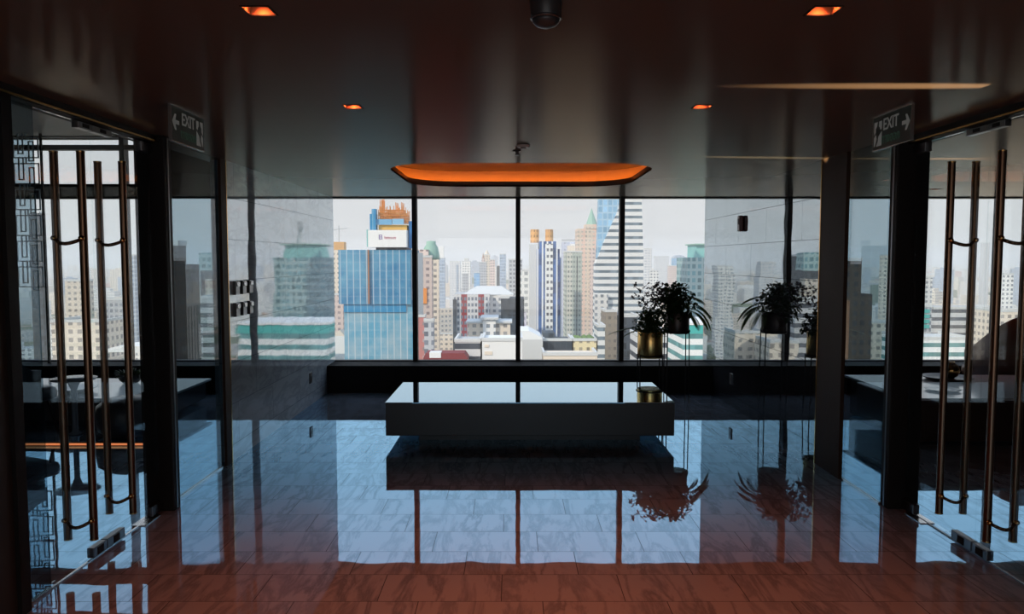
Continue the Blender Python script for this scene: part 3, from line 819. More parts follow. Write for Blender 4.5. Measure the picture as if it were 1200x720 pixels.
bm = bmesh.new()
v = [bm.verts.new(p) for p in ((-9000, 60, 0), (9000, 60, 0), (9000, 14000, 0), (-9000, 14000, 0))]; bm.faces.new(v)
m, tt = node_mat('city ground'); g = G(tt)
tc = g.n('ShaderNodeTexCoord'); nz = g.n('ShaderNodeTexNoise'); tt.links.new(tc.outputs['Object'], nz.inputs[0])
nz.inputs['Scale'].default_value = .006; nz.inputs['Detail'].default_value = 6
vo = g.n('ShaderNodeTexVoronoi'); tt.links.new(tc.outputs['Object'], vo.inputs[0]); vo.inputs['Scale'].default_value = .03
c1 = g.mix(g.m('GREATER_THAN', nz.outputs[0], .52), (.30, .29, .27), (.06, .10, .045))
c2 = g.mix(g.m('GREATER_THAN', vo.outputs['Color'], .75), c1, (.45, .30, .22))
p = g.n('ShaderNodeBsdfDiffuse'); tt.links.new(c2, p.inputs[0]); o = g.n('ShaderNodeOutputMaterial'); tt.links.new(p.outputs[0], o.inputs[0])
gr = obj('ground', bm, m, loc=(0, 0, GZ)); struct(gr)

FM = {
 'white_band': facade('white banded facade', (.80, .80, .78), (.16, .21, .25), 3.6, 3, .42, 1.0),
 'white_grid': facade('white gridded facade', (.80, .79, .76), (.24, .27, .30), 3.3, 3.2, .5, .5),
 'cream_grid': facade('cream gridded facade', (.78, .68, .56), (.28, .26, .24), 3.3, 3.4, .45, .5),
 'pink_grid': facade('pinkish gridded facade', (.74, .60, .54), (.30, .24, .24), 3.2, 3.0, .45, .55),
 'grey_grid': facade('grey gridded facade', (.50, .51, .53), (.18, .20, .24), 3.4, 2.8, .55, .6),
 'blue_grey': facade('blue grey glass facade', (.46, .53, .62), (.22, .30, .42), 3.6, 2.2, .7, .75),
 'dark_glass': facade('dark glass facade', (.055, .07, .09), (.02, .03, .045), 3.6, 2.4, .75, .85, vary=.6),
 'teal_glass': facade('teal glass facade', (.36, .50, .50), (.08, .22, .25), 4.2, 3.4, .6, .62, vary=.5),
 'teal_band': facade('white and teal banded facade', (.82, .84, .82), (.10, .28, .28), 3.8, 3, .45, 1.0),
 'blue_stripe': facade('white and blue striped facade', (.84, .85, .86), (.015, .085, .27), 3.6, 3.05, 1.0, .66, vary=.5),
 'green_grey': facade('grey green facade', (.42, .46, .40), (.18, .22, .20), 3.5, 2.0, .45, .6, band=(11, (.62, .60, .52))),
 'beige_tall': facade('beige striped facade', (.70, .58, .47), (.42, .38, .33), 3.4, 3.0, .4, .55, band=(9, (.74, .52, .42))),
 'red_white': facade('red and white facade', (.72, .72, .72), (.14, .17, .22), 3.4, 2.0, .55, .62, band=(9.5, (.30, .022, .03))),
 'yellow_pier': facade('pale yellow facade with piers', (.80, .68, .42), (.30, .26, .18), 12, 3.0, .86, .42),
 'tan_dark': facade('tan weathered facade', (.30, .26, .21), (.18, .16, .14), 3.4, 2.4, .4, .5),
 'brown_dark': facade('dark brown facade', (.10, .07, .05), (.03, .03, .035), 3.4, 3, .5, .5),
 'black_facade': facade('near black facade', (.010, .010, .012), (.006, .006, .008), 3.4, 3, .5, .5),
 'bands_dark': facade('facade of pale and dark bands', (.66, .66, .66), (.06, .07, .09), 4.4, 3, .45, 1.0),
 'stripe_grey': facade('pale ribbed facade', (.62, .58, .52), (.20, .19, .18), 3.4, 3.2, 1.0, .4),
 'lattice': facade('white lattice facade', (.78, .78, .74), (.34, .36, .36), 5, 5, .55, .55),
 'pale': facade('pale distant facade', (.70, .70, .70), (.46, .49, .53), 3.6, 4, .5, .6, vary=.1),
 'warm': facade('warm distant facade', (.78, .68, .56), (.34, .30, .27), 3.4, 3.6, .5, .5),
}
PM = {k: principled(k + ' paint', c, .7) for k, c in dict(white=(.80, .80, .78), cream=(.78, .68, .56), orange=(.62, .24, .06), teal=(.05, .42, .38), tealpale=(.22, .52, .50),
      blue=(.03, .20, .48), redroof=(.22, .04, .045), grey=(.45, .46, .47), copperroof=(.28, .46, .38), ochre=(.66, .36, .12), yellow=(.70, .42, .10), dark=(.05, .05, .06), brightorange=(.85, .30, .06),
      slab=(.62, .63, .62), brown=(.35, .16, .08)).items()}

BIG = []
def tower(name, label, x0, x1, ytop, D, mat, depth=None, ybot=None, cat='building', group=None, rot=0.0, roof_box=True):
    """a building whose front face stands at distance D; the pixel columns only give its real width"""
    X0, Z1 = P(x0, ytop, D); X1, _ = P(x1, ytop, D)
    w = X1 - X0; depth = depth or min(w * .9, 40)
    t = thing(name, label, cat, ((X0 + X1) / 2, D + depth / 2, GZ), group); t.rotation_euler = (0, 0, rot)
    h = Z1 - GZ; BIG.append(((X0 + X1) / 2, D + depth / 2, w / 2 + 4, depth / 2 + 6))
    bm = bmesh.new(); bm_box(bm, -w / 2, w / 2, -depth / 2, depth / 2, 0, h)
    obj('tower_body', bm, mat, t)
    if roof_box:
        bm = bmesh.new(); e = w * .03
        bm_box(bm, -w / 2 - .2, w / 2 + .2, -depth / 2 - .2, -depth / 2 + .5, h, h + 1.1)
        bm_box(bm, -w / 2 - .2, -w / 2 + .5, -depth / 2, depth / 2, h, h + 1.1); bm_box(bm, w / 2 - .5, w / 2 + .2, -depth / 2, depth / 2, h, h + 1.1)
        obj('parapet', bm, PM['slab'], t)
    return t, w, depth, h
def sub(t, name, mat, x0, x1, y0, y1, z0, z1): return box(name, mat, x0, x1, y0, y1, z0, z1, t)

# --- blue wrapped tower under construction
D = 300
t, w, dp, h = tower('construction_tower', 'tall tower under construction wrapped in blue netting, orange scaffold on top', 403, 484, 352, D, facade('light blue netting', (.62, .70, .74), (.10, .38, .62), 11.4, 2.62, 1.0, .86, vary=.35), 26, roof_box=False)
def net(name, c0, c1, stripe, nz_s):
    m, t_ = node_mat(name); g = G(t_)
    tc = g.n('ShaderNodeTexCoord'); sp = g.n('ShaderNodeSeparateXYZ'); t_.links.new(tc.outputs['Object'], sp.inputs[0])
    nz = g.n('ShaderNodeTexNoise'); t_.links.new(tc.outputs['Object'], nz.inputs[0]); nz.inputs['Scale'].default_value = nz_s; nz.inputs['Detail'].default_value = 6
    f = g.m('MULTIPLY', g.m('MAXIMUM', g.m('SUBTRACT', nz.outputs[0], .42), 0), 3.0)
    c = g.mix(g.m('MINIMUM', f, 1.0), c0, c1)
    fl = g.m('LESS_THAN', g.m('FRACT', g.m('DIVIDE', g.m('ADD', sp.outputs['Z'], 900), 3.4)), .16)
    c = g.mix(g.m('MULTIPLY', fl, .12), c, stripe)
    st = g.m('LESS_THAN', g.m('FRACT', g.m('DIVIDE', g.m('ADD', sp.outputs['X'], 900.6), 2.62)), .15)
    c = g.mix(g.m('MULTIPLY', st, .75), c, stripe)
    p = g.n('ShaderNodeBsdfPrincipled'); t_.links.new(c, p.inputs[0]); p.inputs['Roughness'].default_value = .55
    o = g.n('ShaderNodeOutputMaterial'); t_.links.new(p.outputs[0], o.inputs[0]); return m
N_lo = net('pale blue netting', (.09, .32, .46), (.34, .45, .50), (.52, .58, .60), .12)
N_up = net('deep blue netting', (.015, .17, .34), (.12, .34, .48), (.44, .52, .58), .10)
N_mid = net('bright blue netting', (.01, .22, .44), (.03, .24, .46), (.20, .42, .56), .10)
bpy.data.objects[[c.name for c in t.children][0]].data.materials[0] = N_lo
z_at = lambda y: P(0, y, D)[1] - GZ
x_at = lambda x: P(x, 350, D)[0] - t.location.x
f = -dp / 2
sub(t, 'upper_netting', N_up, x_at(398), x_at(482), f - 1.2, dp / 2, z_at(356.5), z_at(293))
sub(t, 'netting_band', N_mid, x_at(403), x_at(476), f - .5, f + 1, z_at(366), z_at(356))
sub(t, 'side_panel', PM['slab'], x_at(482), x_at(487), f + 1, dp / 2, 0, z_at(296))
sub(t, 'hoist_mast', PM['brown'], x_at(432.5), x_at(434), f - 2.2, f - 1.2, z_at(356), z_at(293))
ban = sub(t, 'banner_box', PM['white'], x_at(433), x_at(478), f - 2.4, f + 9, z_at(290), z_at(270))
sub(t, 'banner_side', PM['tealpale'], x_at(432), x_at(433.2), f - 2.5, f + 9, z_at(289.5), z_at(269.5))
bm = bmesh.new(); PURP = principled('purple mark', (.25, .18, .40), .6)
lx, lz = x_at(446), z_at(276)
for (a, b, c_, d_) in ((0, 1.3, 1.5, 1.75), (0, .3, 0, 1.75), (0, 1.3, 0, .25), (1.1, 1.3, .3, 1.6), (.5, .95, .7, 1.1)): bm_box(bm, lx + a, lx + b, f - 2.5, f - 2.4, lz - 1.6 + c_, lz - 1.6 + d_)
obj('banner_logo', bm, PURP, t)
bm = bmesh.new(); lx = x_at(452.5)
for k, (u, hh) in enumerate([(0, 1.1), (.5, .8), (.95, .8), (1.45, 1.0), (1.95, .7), (2.5, .8), (3.1, .7), (3.7, .9), (4.2, .8)]):
    bm_box(bm, lx + u, lx + u + .22, f - 2.5, f - 2.4, lz - 1.5, lz - 1.5 + hh); bm_box(bm, lx + u, lx + u + .38, f - 2.5, f - 2.4, lz - 1.5 + hh * .5, lz - 1.5 + hh * .5 + .18)
obj('banner_writing', bm, principled('pink writing', (.62, .25, .32), .6), t)
sub(t, 'hoist_core', PM['dark'], x_at(441), x_at(474), f + .5, dp / 2 - 4, z_at(293), z_at(270))
sub(t, 'climbing_screen', N_mid, x_at(435), x_at(442), f - 1, f + 3, z_at(270), z_at(251))
sub(t, 'climbing_screen', N_mid, x_at(437), x_at(442), f - .5, f + 2, z_at(251), z_at(245))
sub(t, 'climbing_screen', PM['blue'], x_at(479), x_at(487), f + 2, f + 8, z_at(291), z_at(259))
sub(t, 'core_wall', PM['yellow'], x_at(444), x_at(477), f + 1, f + 9, z_at(270), z_at(263.5))
sub(t, 'safety_screen', principled('faded blue sheet', (.16, .38, .58), .6), x_at(442), x_at(460), f, f + .5, z_at(263.5), z_at(257))
sub(t, 'safety_screen', principled('faded blue sheet two', (.22, .45, .64), .6), x_at(460.6), x_at(474), f - .2, f + .5, z_at(263), z_at(256.6))
bm = bmesh.new(); rs = random.Random(3)
for i in range(16):
    for j in range(3):
        x = x_at(444) + (x_at(478) - x_at(444)) * i / 15; y = f + 1 + j * 3
        top = z_at(rs.choice([250, 246, 243, 247, 241]))
        if i in (1, 2): top = z_at(234)
        if i in (9, 12): top = z_at(237)
        bm_cyl(bm, (x, y, z_at(262)), (x, y, top), .16, seg=5)
for z in (259, 256, 252.5, 249, 246):
    for j in range(3): bm_cyl(bm, (x_at(444), f + 1 + j * 3, z_at(z)), (x_at(478 if z > 250 else 474), f + 1 + j * 3, z_at(z)), .15, seg=5)
obj('scaffold', bm, PM['orange'], t)
for i in range(22):
    bm = bmesh.new(); x = x_at(rs.uniform(444, 474)); y = f + rs.uniform(1, 7); z = z_at(rs.uniform(247, 258))
    bm_box(bm, x, x + rs.uniform(.6, 1.9), y, y + .2, z, z + rs.uniform(.4, 1.2))
    obj('scaffold_board', bm, PM['ochre'], t)
for x0_, x1_, yt in ((447.4, 449.4, 229), (464, 466, 240)):
    bm = bmesh.new()
    a, b = x_at(x0_), x_at(x1_)
    for x in (a, b): bm_cyl(bm, (x, f + 4, z_at(256)), (x, f + 4, z_at(yt)), .13, seg=4)
    n = 9; zs = [z_at(256) + (z_at(yt) - z_at(256)) * k / n for k in range(n + 1)]
    for k in range(n): bm_cyl(bm, (a if k % 2 else b, f + 4, zs[k]), (b if k % 2 else a, f + 4, zs[k + 1]), .09, seg=4)
    obj('crane_mast', bm, PM['brightorange'], t)

def city(name, label, x0, x1, ytop, D, mat, **kw):
    return tower(name, label, x0, x1, ytop, D, FM[mat] if mat in FM else mat, **kw)
# left of the blue tower
t, w, dp, h = city('apartment_tower', 'slim cream tower with orange unfinished top left of the blue netted tower', 389, 403, 293, 520, 'cream_grid', roof_box=False)
sub(t, 'unfinished_top', PM['ochre'], -w * .35, w * .5, -dp / 2, dp / 2, h, h + 5.5)
bm = bmesh.new(); bm_cyl(bm, (0, 0, h), (0, 0, h + 17), .3, seg=5); bm_cyl(bm, (-4, 0, h + 14), (6, 0, h + 15), .25, seg=5); obj('crane', bm, PM['grey'], t)
city('apartment_tower', 'warm brown-balconied block beside the blue netted tower, halfway down', 386, 402, 346, 430, 'pink_grid')
t, w, dp, h = city('office_block', 'small white gabled building at the foot of the blue netted tower', 385, 404, 394, 330, PM['white'], roof_box=False)
bm = bmesh.new(); bm_prism(bm, [(-w / 2, h), (w / 2, h), (w * .2, h + 2.6)], dp, 'y', -dp / 2); obj('roof', bm, PM['cream'], t)
# second pane
t, w, dp, h = city('apartment_tower', 'pinkish stepped tower with green dome top beside the left mullion', 489, 506, 302, 380, 'pink_grid')
bm = bmesh.new(); bm_lathe(bm, [(4.5, 0), (4.4, 2), (3.6, 6), (2.4, 8), (2.4, 9.4), (.1, 9.6)], 16, (w * .35, 4, h - 1)); obj('dome', bm, PM['copperroof'], t, True)
sub(t, 'upper_floors', FM['pink_grid'], -w / 2, w * .25, -dp / 2 + .3, dp / 2, h, h + 4)
sub(t, 'orange_billboard', PM['brightorange'], -w / 2, w * .15, -dp / 2 - .6, -dp / 2 - .1, P(0, 356, 380)[1] - GZ, P(0, 338, 380)[1] - GZ)
city('apartment_tower', 'tall cream slab next to the pinkish domed tower', 504, 514, 301, 420, 'cream_grid')
city('apartment_block', 'narrow pinkish-red block at the left mullion low down', 488, 498, 372, 300, PM['orange'] if 0 else facade('salmon facade', (.62, .26, .24), (.4, .3, .3), 3.4, 3, .4, .5))
city('apartment_block', 'grey windowed block low down beside the left mullion', 497, 508, 377, 290, 'grey_grid')
t, w, dp, h = city('office_tower', 'blue-grey glass tower with a white antenna left of centre', 512, 521, 303, 800, 'blue_grey')
sub(t, 'rooftop_mast', PM['white'], -3, 3, -3, 3, h, h + 13)
t, w, dp, h = city('apartment_tower', 'pale twin-slab tower left of the middle mullion', 527, 539, 307, 1100, 'pale')
sub(t, 'dark_slab', FM['blue_grey'], w * .15, w * .3, -dp / 2 - 1, 0, 0, h - 4)
t, w, dp, h = city('apartment_tower', 'white tapered tower behind the red and white building', 541, 551, 307, 1000, 'white_grid')
sub(t, 'top_floors', PM['slab'], -w * .2, w * .3, -5, 5, h, h + 5)
city('apartment_tower', 'short grey slab before the white tapered tower', 541.5, 549, 321, 900, 'grey_grid')
city('office_block', 'small bright blue glass building on the hazy skyline', 555.5, 562, 320, 900, facade('blue box facade', (.25, .45, .68), (.12, .33, .58), 4, 4, .6, .8))
t, w, dp, h = city('office_tower', 'grey stepped tower with a spire on the hazy skyline', 562, 570, 308, 950, 'grey_grid')
sub(t, 'stepped_top', FM['pink_grid'], -w * .2, w * .2, -4, 4, h, h + 6); bm = bmesh.new(); bm_cyl(bm, (0, 0, h + 6), (0, 0, h + 13), 1.2, .1, 6); obj('spire', bm, PM['brown'], t)
t, w, dp, h = city('apartment_tower', 'cream pointed tower on the skyline above the red and white building', 567, 574, 299, 980, 'cream_grid')
bm = bmesh.new(); bm_cyl(bm, (0, 0, h), (0, 0, h + 7), 3.6, .3, 4); obj('pointed_top', bm, PM['cream'], t)
city('apartment_tower', 'pink beige tower to the right of the cream pointed tower', 574, 580, 305, 900, 'pink_grid')
city('apartment_tower', 'dark slate slim slab between two paler towers', 582, 585.5, 312, 820, 'dark_glass')
city('office_tower', 'light blue glass tower near the middle mullion', 585.5, 593, 298.5, 900, 'blue_grey')
city('apartment_tower', 'grey tower with dense windows touching the middle mullion', 596, 612, 305, 620, 'grey_grid')
t, w, dp, h = city('hotel_building', 'red and white striped building with a pale hipped roof', 532, 574, 345, 420, 'red_white', depth=30, roof_box=False)
xa = lambda x, D_=420: P(x, 350, D_)[0] - t.location.x
za = lambda y, D_=420: P(0, y, D_)[1] - GZ
sub(t, 'white_wing', FM['white_grid'], xa(573), xa(601), -10, 20, 0, za(346))
bm = bmesh.new(); A = [(xa(541), -13), (xa(603), -9), (xa(600), 18), (xa(545), 18)]; B = [(xa(556), -3), (xa(588), -3), (xa(588), 8), (xa(556), 8)]
va = [bm.verts.new((x, y, za(346))) for x, y in A]; vb = [bm.verts.new((x, y, za(337))) for x, y in B]
bm.faces.new(va[::-1]); bm.faces.new(vb)
for k in range(4): bm.faces.new((va[k], va[(k + 1) % 4], vb[(k + 1) % 4], vb[k]))
obj('hipped_roof', bm, PM['slab'], t)
sub(t, 'corner_bay', FM['dark_glass'], xa(531), xa(535), -17, -13, 0, za(351))
t, w, dp, h = city('office_tower', 'dark glass tower with rounded corner below the middle mullion', 587, 597, 350, 360, 'dark_glass')
sub(t, 'right_wing', FM['dark_glass'], w / 2, w / 2 + 7, -6, 8, 0, h + .5)
t, w, dp, h = city('apartment_block', 'cream mid-rise block with flat crown before the red and white building', 548, 598, 379, 330, 'cream_grid', depth=16, roof_box=False)
sub(t, 'roof_slab', PM['slab'], -w / 2 - .8, w / 2 + .8, -dp / 2 - .8, dp / 2, h, h + .8)
sub(t, 'central_bay', FM['white_grid'], -w * .14, w * .16, -dp / 2 - 2, dp / 2 - 2, 0, h + 1.8)
sub(t, 'crown_slab', PM['slab'], -w * .20, w * .22, -dp / 2 - 3, dp / 2 - 1, h + 1.8, h + 2.7)
city('office_block', 'low block with wide grey bands beside the plain white block', 533, 563, 401, 250, 'bands_dark', depth=18)
t, w, dp, h = city('office_block', 'plain white low block under the middle mullion', 565, 612, 400, 248, PM['white'], depth=20)
for (a, b, c_, d_) in ((568, 573, 404, 407), (568, 577, 412, 416)): sub(t, 'wall_vent', PM['cream'], P(a, 400, 248)[0] - t.location.x, P(b, 400, 248)[0] - t.location.x, -10.2, -10, P(0, d_, 248)[1] - GZ, P(0, c_, 248)[1] - GZ)
t, w, dp, h = city('pavilion', 'low dark red roofed hall at the bottom of the second pane', 496, 548, 420, 240, PM['redroof'], depth=8, roof_box=False)
bm = bmesh.new(); bm_prism(bm, [(-w / 2, h), (w / 2, h), (w * .42, h + 1.6), (-w * .45, h + 1.6)], dp, 'y', -dp / 2); obj('roof', bm, PM['redroof'], t)
sub(t, 'skylight', PM['white'], -w * .36, -w * .10, -dp / 2 - .2, 0, h + .1, h + 1.9)
city('apartment_block', 'pale yellow low house among trees in the second pane', 514, 531, 392, 520, 'cream_grid')
# third pane
t, w, dp, h = city('lattice_tower', 'white lattice-fronted tower right of the middle mullion', 609, 621, 318, 600, 'lattice')
city('apartment_block', 'lavender-white block right of the middle mullion', 608, 617, 366, 380, facade('lavender facade', (.74, .72, .78), (.4, .38, .5), 3.5, 4, .4, .4))
t, w, dp, h = city('office_tower', 'white and blue striped tower crowned by two orange cylinders', 629, 656, 292, 480, 'blue_stripe', depth=26, roof_box=False)
xa = lambda x, D_=480: P(x, 350, D_)[0] - t.location.x
za = lambda y, D_=480: P(0, y, D_)[1] - GZ
sub(t, 'stepped_wing', FM['blue_stripe'], xa(632), xa(653), -14.5, 12, 0, za(283))
sub(t, 'window_bay', facade('bay of square windows', (.85, .84, .80), (.10, .11, .14), 4.1, 2.4, .45, .6), xa(638.6), xa(647.5), -15.2, -14, 0, za(286))
sub(t, 'side_wing', FM['grey_grid'] if 0 else PM['slab'], xa(621), xa(629), -6, 14, 0, za(286))
sub(t, 'low_wing', FM['blue_stripe'], xa(653), xa(658.5), -11, 10, 0, za(302))
for a, b in ((622, 632.5), (640, 649.5)):
    bm = bmesh.new(); bm_lathe(bm, [((xa(b) - xa(a)) / 2, 0), ((xa(b) - xa(a)) / 2, za(268) - za(284))], 16, ((xa(a) + xa(b)) / 2, 2, za(284)))
    obj('crown_cylinder', bm, facade('orange cylinder', (.72, .40, .16), (.35, .18, .08), 3.6, 1.8, .4, .4), t)
t, w, dp, h = city('office_tower', 'lavender slab with a roof portal behind the striped towers', 659, 679, 284, 900, facade('lavender slab', (.52, .55, .66), (.38, .42, .54), 4, 4, .5, .6), roof_box=False)
sub(t, 'portal_beam', PM['grey'], -w / 2, w / 2, -4, 4, h + 1.5, h + 4)
sub(t, 'white_front', PM['white'], -w * .05, w * .3, -dp / 2 - 10, -dp / 2, 0, h - 2)
t, w, dp, h = city('apartment_tower', 'grey-green ribbed tower between the blue striped and beige ones', 663, 682, 296, 540, 'green_grey', depth=24)
sub(t, 'penthouse', PM['cream'], -w * .3, w * .1, -6, 6, h, h + 5)
sub(t, 'dark_groove', PM['dark'], w * .18, w * .22, -dp / 2 - .3, -dp / 2, 0, h - 3)
t, w, dp, h = city('apartment_tower', 'beige tower topped by a green pointed spire', 677, 701, 268, 600, 'beige_tall', depth=24, roof_box=False)
xa = lambda x, D_=600: P(x, 350, D_)[0] - t.location.x
za = lambda y, D_=600: P(0, y, D_)[1] - GZ
sub(t, 'crown_block', FM['beige_tall'], xa(686), xa(700.5), -12.5, 6, za(268), za(263))
bm = bmesh.new(); bm_cyl(bm, (xa(694.5), 0, za(263)), (xa(694.5), 0, za(243)), (xa(701.5) - xa(688)) / 2, .1, 8); obj('spire', bm, PM['copperroof'], t)
sub(t, 'front_wing', FM['pink_grid'], xa(691), xa(697), -14, -12, 0, za(292))
# the big white slab with the blue glass wedge
D = 400
X = lambda x: P(x, 300, D)[0]; Z = lambda y: P(0, y, D)[1] - GZ
t = thing('office_tower', 'huge white banded tower with a blue glass wedge, behind the right mullion', 'building', (X(727), D, GZ))
lx = lambda x: X(x) - t.location.x
bm = bmesh.new(); bm_prism(bm, [(lx(697), 0), (lx(755), 0), (lx(754), Z(300)), (lx(751.5), Z(240)), (lx(749), Z(195)), (lx(733), Z(195)), (lx(724), Z(247)), (lx(708), Z(283)), (lx(698), Z(310))], 10, 'y', 0)
obj('tower_body', bm, FM['white_band'], t)
bm = bmesh.new(); bm_prism(bm, [(lx(700), Z(330)), (lx(742), Z(330)), (lx(744), Z(190)), (lx(704), Z(190)), (lx(702.5), Z(240))], 8, 'y', 3)
obj('glass_wedge', bm, facade('pale blue curtain glass', (.42, .58, .70), (.26, .46, .64), 3.6, 2.6, .8, .8), t)
sub(t, 'podium_front', FM['white_grid'], lx(697), lx(712), -3, 0, 0, Z(345))
city('office_block', 'tan weathered block in front of the white banded tower', 709, 723, 366, 330, 'tan_dark', depth=15)
city('office_block', 'slim white banded annex between tan block and cream facade', 700.6, 709, 384, 300, 'white_band', depth=14)
t, w, dp, h = city('office_block', 'dark slate glass block at the foot of the striped tower', 637, 670.3, 400, 300, 'dark_glass', depth=18)
sub(t, 'upper_storey', FM['dark_glass'], -w * .5, -w * .08, -4, 8, h, h + 2.8)
t, w, dp, h = city('office_block', 'pale yellow colonnaded block with a planted roof', 672, 699, 400, 300, 'yellow_pier', depth=14)
bm = bmesh.new()
for k in range(26):
    a = rs.uniform(-w / 2 + 1, w / 2 - 1); bmesh.ops.create_icosphere(bm, subdivisions=1, radius=rs.uniform(.7, 1.3), matrix=Matrix.Translation((a, rs.uniform(-5, 5), h + .6)))
obj('roof_garden', bm, principled('roof garden green', (.12, .20, .05), .8), t)
t, w, dp, h = city('office_block', 'pale sloped-roof hall right of the middle mullion', 607, 636, 398, 280, PM['slab'], depth=20, roof_box=False)
bm = bmesh.new(); bm_prism(bm, [(-w / 2, h), (w / 2, h), (w * .45, h + .8), (-w * .05, h + 3.2), (-w / 2, h + 3.2)], dp, 'y', -dp / 2); obj('sloped_roof', bm, PM['white'], t)
city('office_block', 'low cream block at the foot of the slate glass block', 637, 700, 417, 250, PM['cream'], depth=14)
# fourth pane
city('office_block', 'dark slate office right of the right mullion behind the plants', 729, 747, 372, 330, 'dark_glass', depth=16)
city('apartment_block', 'white block with dark slit windows behind the gold pot', 746, 797, 394, 291, 'bands_dark', depth=16)
t, w, dp, h = city('office_tower', 'teal-grey glass tower with a pale green box on its roof', 806, 872, 302, 450, 'teal_glass', depth=30, roof_box=False)
xa = lambda x, D_=450: P(x, 350, D_)[0] - t.location.x
za = lambda y, D_=450: P(0, y, D_)[1] - GZ
sub(t, 'roof_box', FM['blue_grey'] if 0 else PM['tealpale'], xa(817), xa(862), -10, 12, h, za(287))
sub(t, 'roof_slab', PM['copperroof'], xa(815), xa(866), -12, 14, za(287), za(285.5))
bm = bmesh.new(); bm_cyl(bm, (xa(848), 0, za(286)), (xa(848), 0, za(262)), 1.2, .5, 6); bm_box(bm, xa(844.5), xa(851.5), -2, 2, za(268), za(258)); obj('antenna_mast', bm, PM['grey'], t)
t, w, dp, h = city('office_building', 'broad white banded building with a teal stripe under its roof', 801, 905, 380, 260, 'teal_band', depth=26, roof_box=False)
sub(t, 'teal_stripe', PM['teal'], -w / 2 - .2, w / 2 + .2, -dp / 2 - .2, dp / 2, h - 3.4, h - .3)
sub(t, 'roof_edge', PM['white'], -w / 2 - .5, w / 2 + .5, -dp / 2 - .5, dp / 2, h - .3, h + .5)
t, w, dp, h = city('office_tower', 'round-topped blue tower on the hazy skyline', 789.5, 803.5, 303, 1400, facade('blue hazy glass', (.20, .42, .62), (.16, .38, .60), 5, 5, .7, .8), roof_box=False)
bm = bmesh.new(); bm_prism(bm, [(w / 2 * math.cos(a), h + w * .28 * math.sin(a)) for a in [math.pi * k / 12 for k in range(13)]], dp, 'y', -dp / 2); obj('curved_crown', bm, PM['blue'] if 0 else FM['blue_grey'], t)
city('apartment_tower', 'pale grey tower right of the white banded one on the skyline', 755.5, 764, 292, 1000, 'pale')
city('apartment_tower', 'hazy square-topped tower above the plants', 769, 784, 301, 1500, 'pale')
city('apartment_tower', 'pinkish hazy tower left of the teal-grey tower', 784, 793, 312, 1200, 'pink_grid')
city('apartment_tower', 'white narrow tower directly behind the flower sprigs', 763, 772, 318, 800, 'white_grid')
# beyond the side rooms, left
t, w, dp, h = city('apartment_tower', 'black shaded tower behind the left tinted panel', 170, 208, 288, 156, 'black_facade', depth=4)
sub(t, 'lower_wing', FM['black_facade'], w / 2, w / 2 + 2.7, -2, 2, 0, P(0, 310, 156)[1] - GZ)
t, w, dp, h = city('office_tower', 'teal-topped office tower seen through the left tinted panel', 234, 268, 300, 460, 'dark_glass', depth=22)
sub(t, 'teal_top', FM['teal_glass'], -w / 2 - .4, w / 2 + .4, -dp / 2 - .5, 0, h - 9, h + 2)
sub(t, 'cream_steps', FM['cream_grid'], w * -.2, w / 2 + 2, -dp / 2 - 6, -dp / 2, 0, P(0, 327, 460)[1] - GZ)
t, w, dp, h = city('office_block', 'banded block with a white curved roof by the marble wall', 234, 282, 350, 330, 'bands_dark', depth=20)
bm = bmesh.new(); bm_prism(bm, [(w * .9 * math.cos(a) * .5, P(0, 413, 250)[1] - GZ + 2.2 * math.sin(a)) for a in [math.pi * k / 10 for k in range(11)]], 14, 'y', -90); obj('curved_roof', bm, PM['white'], t)
city('apartment_tower', 'pale tower mirrored in the right marble wall', 346, 366, 313, 700, 'white_grid')
city('apartment_tower', 'cream gridded tower with stepped top far to the left', 298, 315, 308, 900, 'pale')
city('apartment_block', 'beige balconied block low in the mirrored left view', 316, 352, 391, 300, 'cream_grid', depth=18)
city('apartment_block', 'tan slab beside the beige balconied block', 281, 312, 402, 280, 'warm', depth=18)
city('apartment_tower', 'grey gridded block seen between the left pull handles', 122, 143, 352, 420, 'grey_grid')
city('apartment_tower', 'cream tower with arched roof behind the left doors', 76, 98, 330, 430, 'cream_grid')
city('apartment_tower', 'slim grey tower at the left window mullion', 146, 157, 300, 600, 'blue_grey')
city('apartment_tower', 'dark tower behind the patterned screen', 33, 46, 250, 500, 'dark_glass')
city('apartment_block', 'cream broad block low behind the left doors', 60, 120, 378, 300, 'warm', depth=20)
# right
t, w, dp, h = city('apartment_tower', 'dark brown tower with an orange flank behind the right tinted panel', 988, 1010, 306, 260, 'brown_dark', depth=14)
sub(t, 'orange_flank', PM['brown'], -w / 2 - .2, -w * .1, -dp / 2 - .3, -dp / 2, 0, P(0, 352, 260)[1] - GZ)
sub(t, 'lower_wing', FM['brown_dark'], w / 2, w / 2 + 4.5, -6, 6, 0, P(0, 345, 260)[1] - GZ)
t, w, dp, h = city('office_block', 'ribbed pale block with slanted roof behind the right tinted panel', 978, 1004, 361, 340, 'stripe_grey', depth=20)
city('office_block', 'tan cylinder-like block at the right dark post', 1018, 1040, 379, 330, 'cream_grid', depth=16)
city('office_tower', 'pale slim tower beside the right dark post', 1034, 1041, 300, 600, 'cream_grid')
city('apartment_tower', 'white gridded tower at the left edge of the right door view', 1070, 1093, 326, 520, 'white_grid')
t, w, dp, h = city('office_block', 'block carrying a bright teal screen behind the right doors', 1070, 1092, 360, 380, 'grey_grid')
bm = bmesh.new()
for k in range(4): bm_box(bm, -w * .1, w * .38, -dp / 2 - .5, -dp / 2, h - 3 - 2.6 * k, h - 1.2 - 2.6 * k)
obj('teal_screen', bm, PM['teal'], t)
city('office_building', 'long grey terraced building behind the right pull handles', 1094, 1175, 362, 420, 'bands_dark', depth=30)
city('apartment_tower', 'white tower right of the glass door edge', 1176, 1188, 322, 560, 'white_grid')
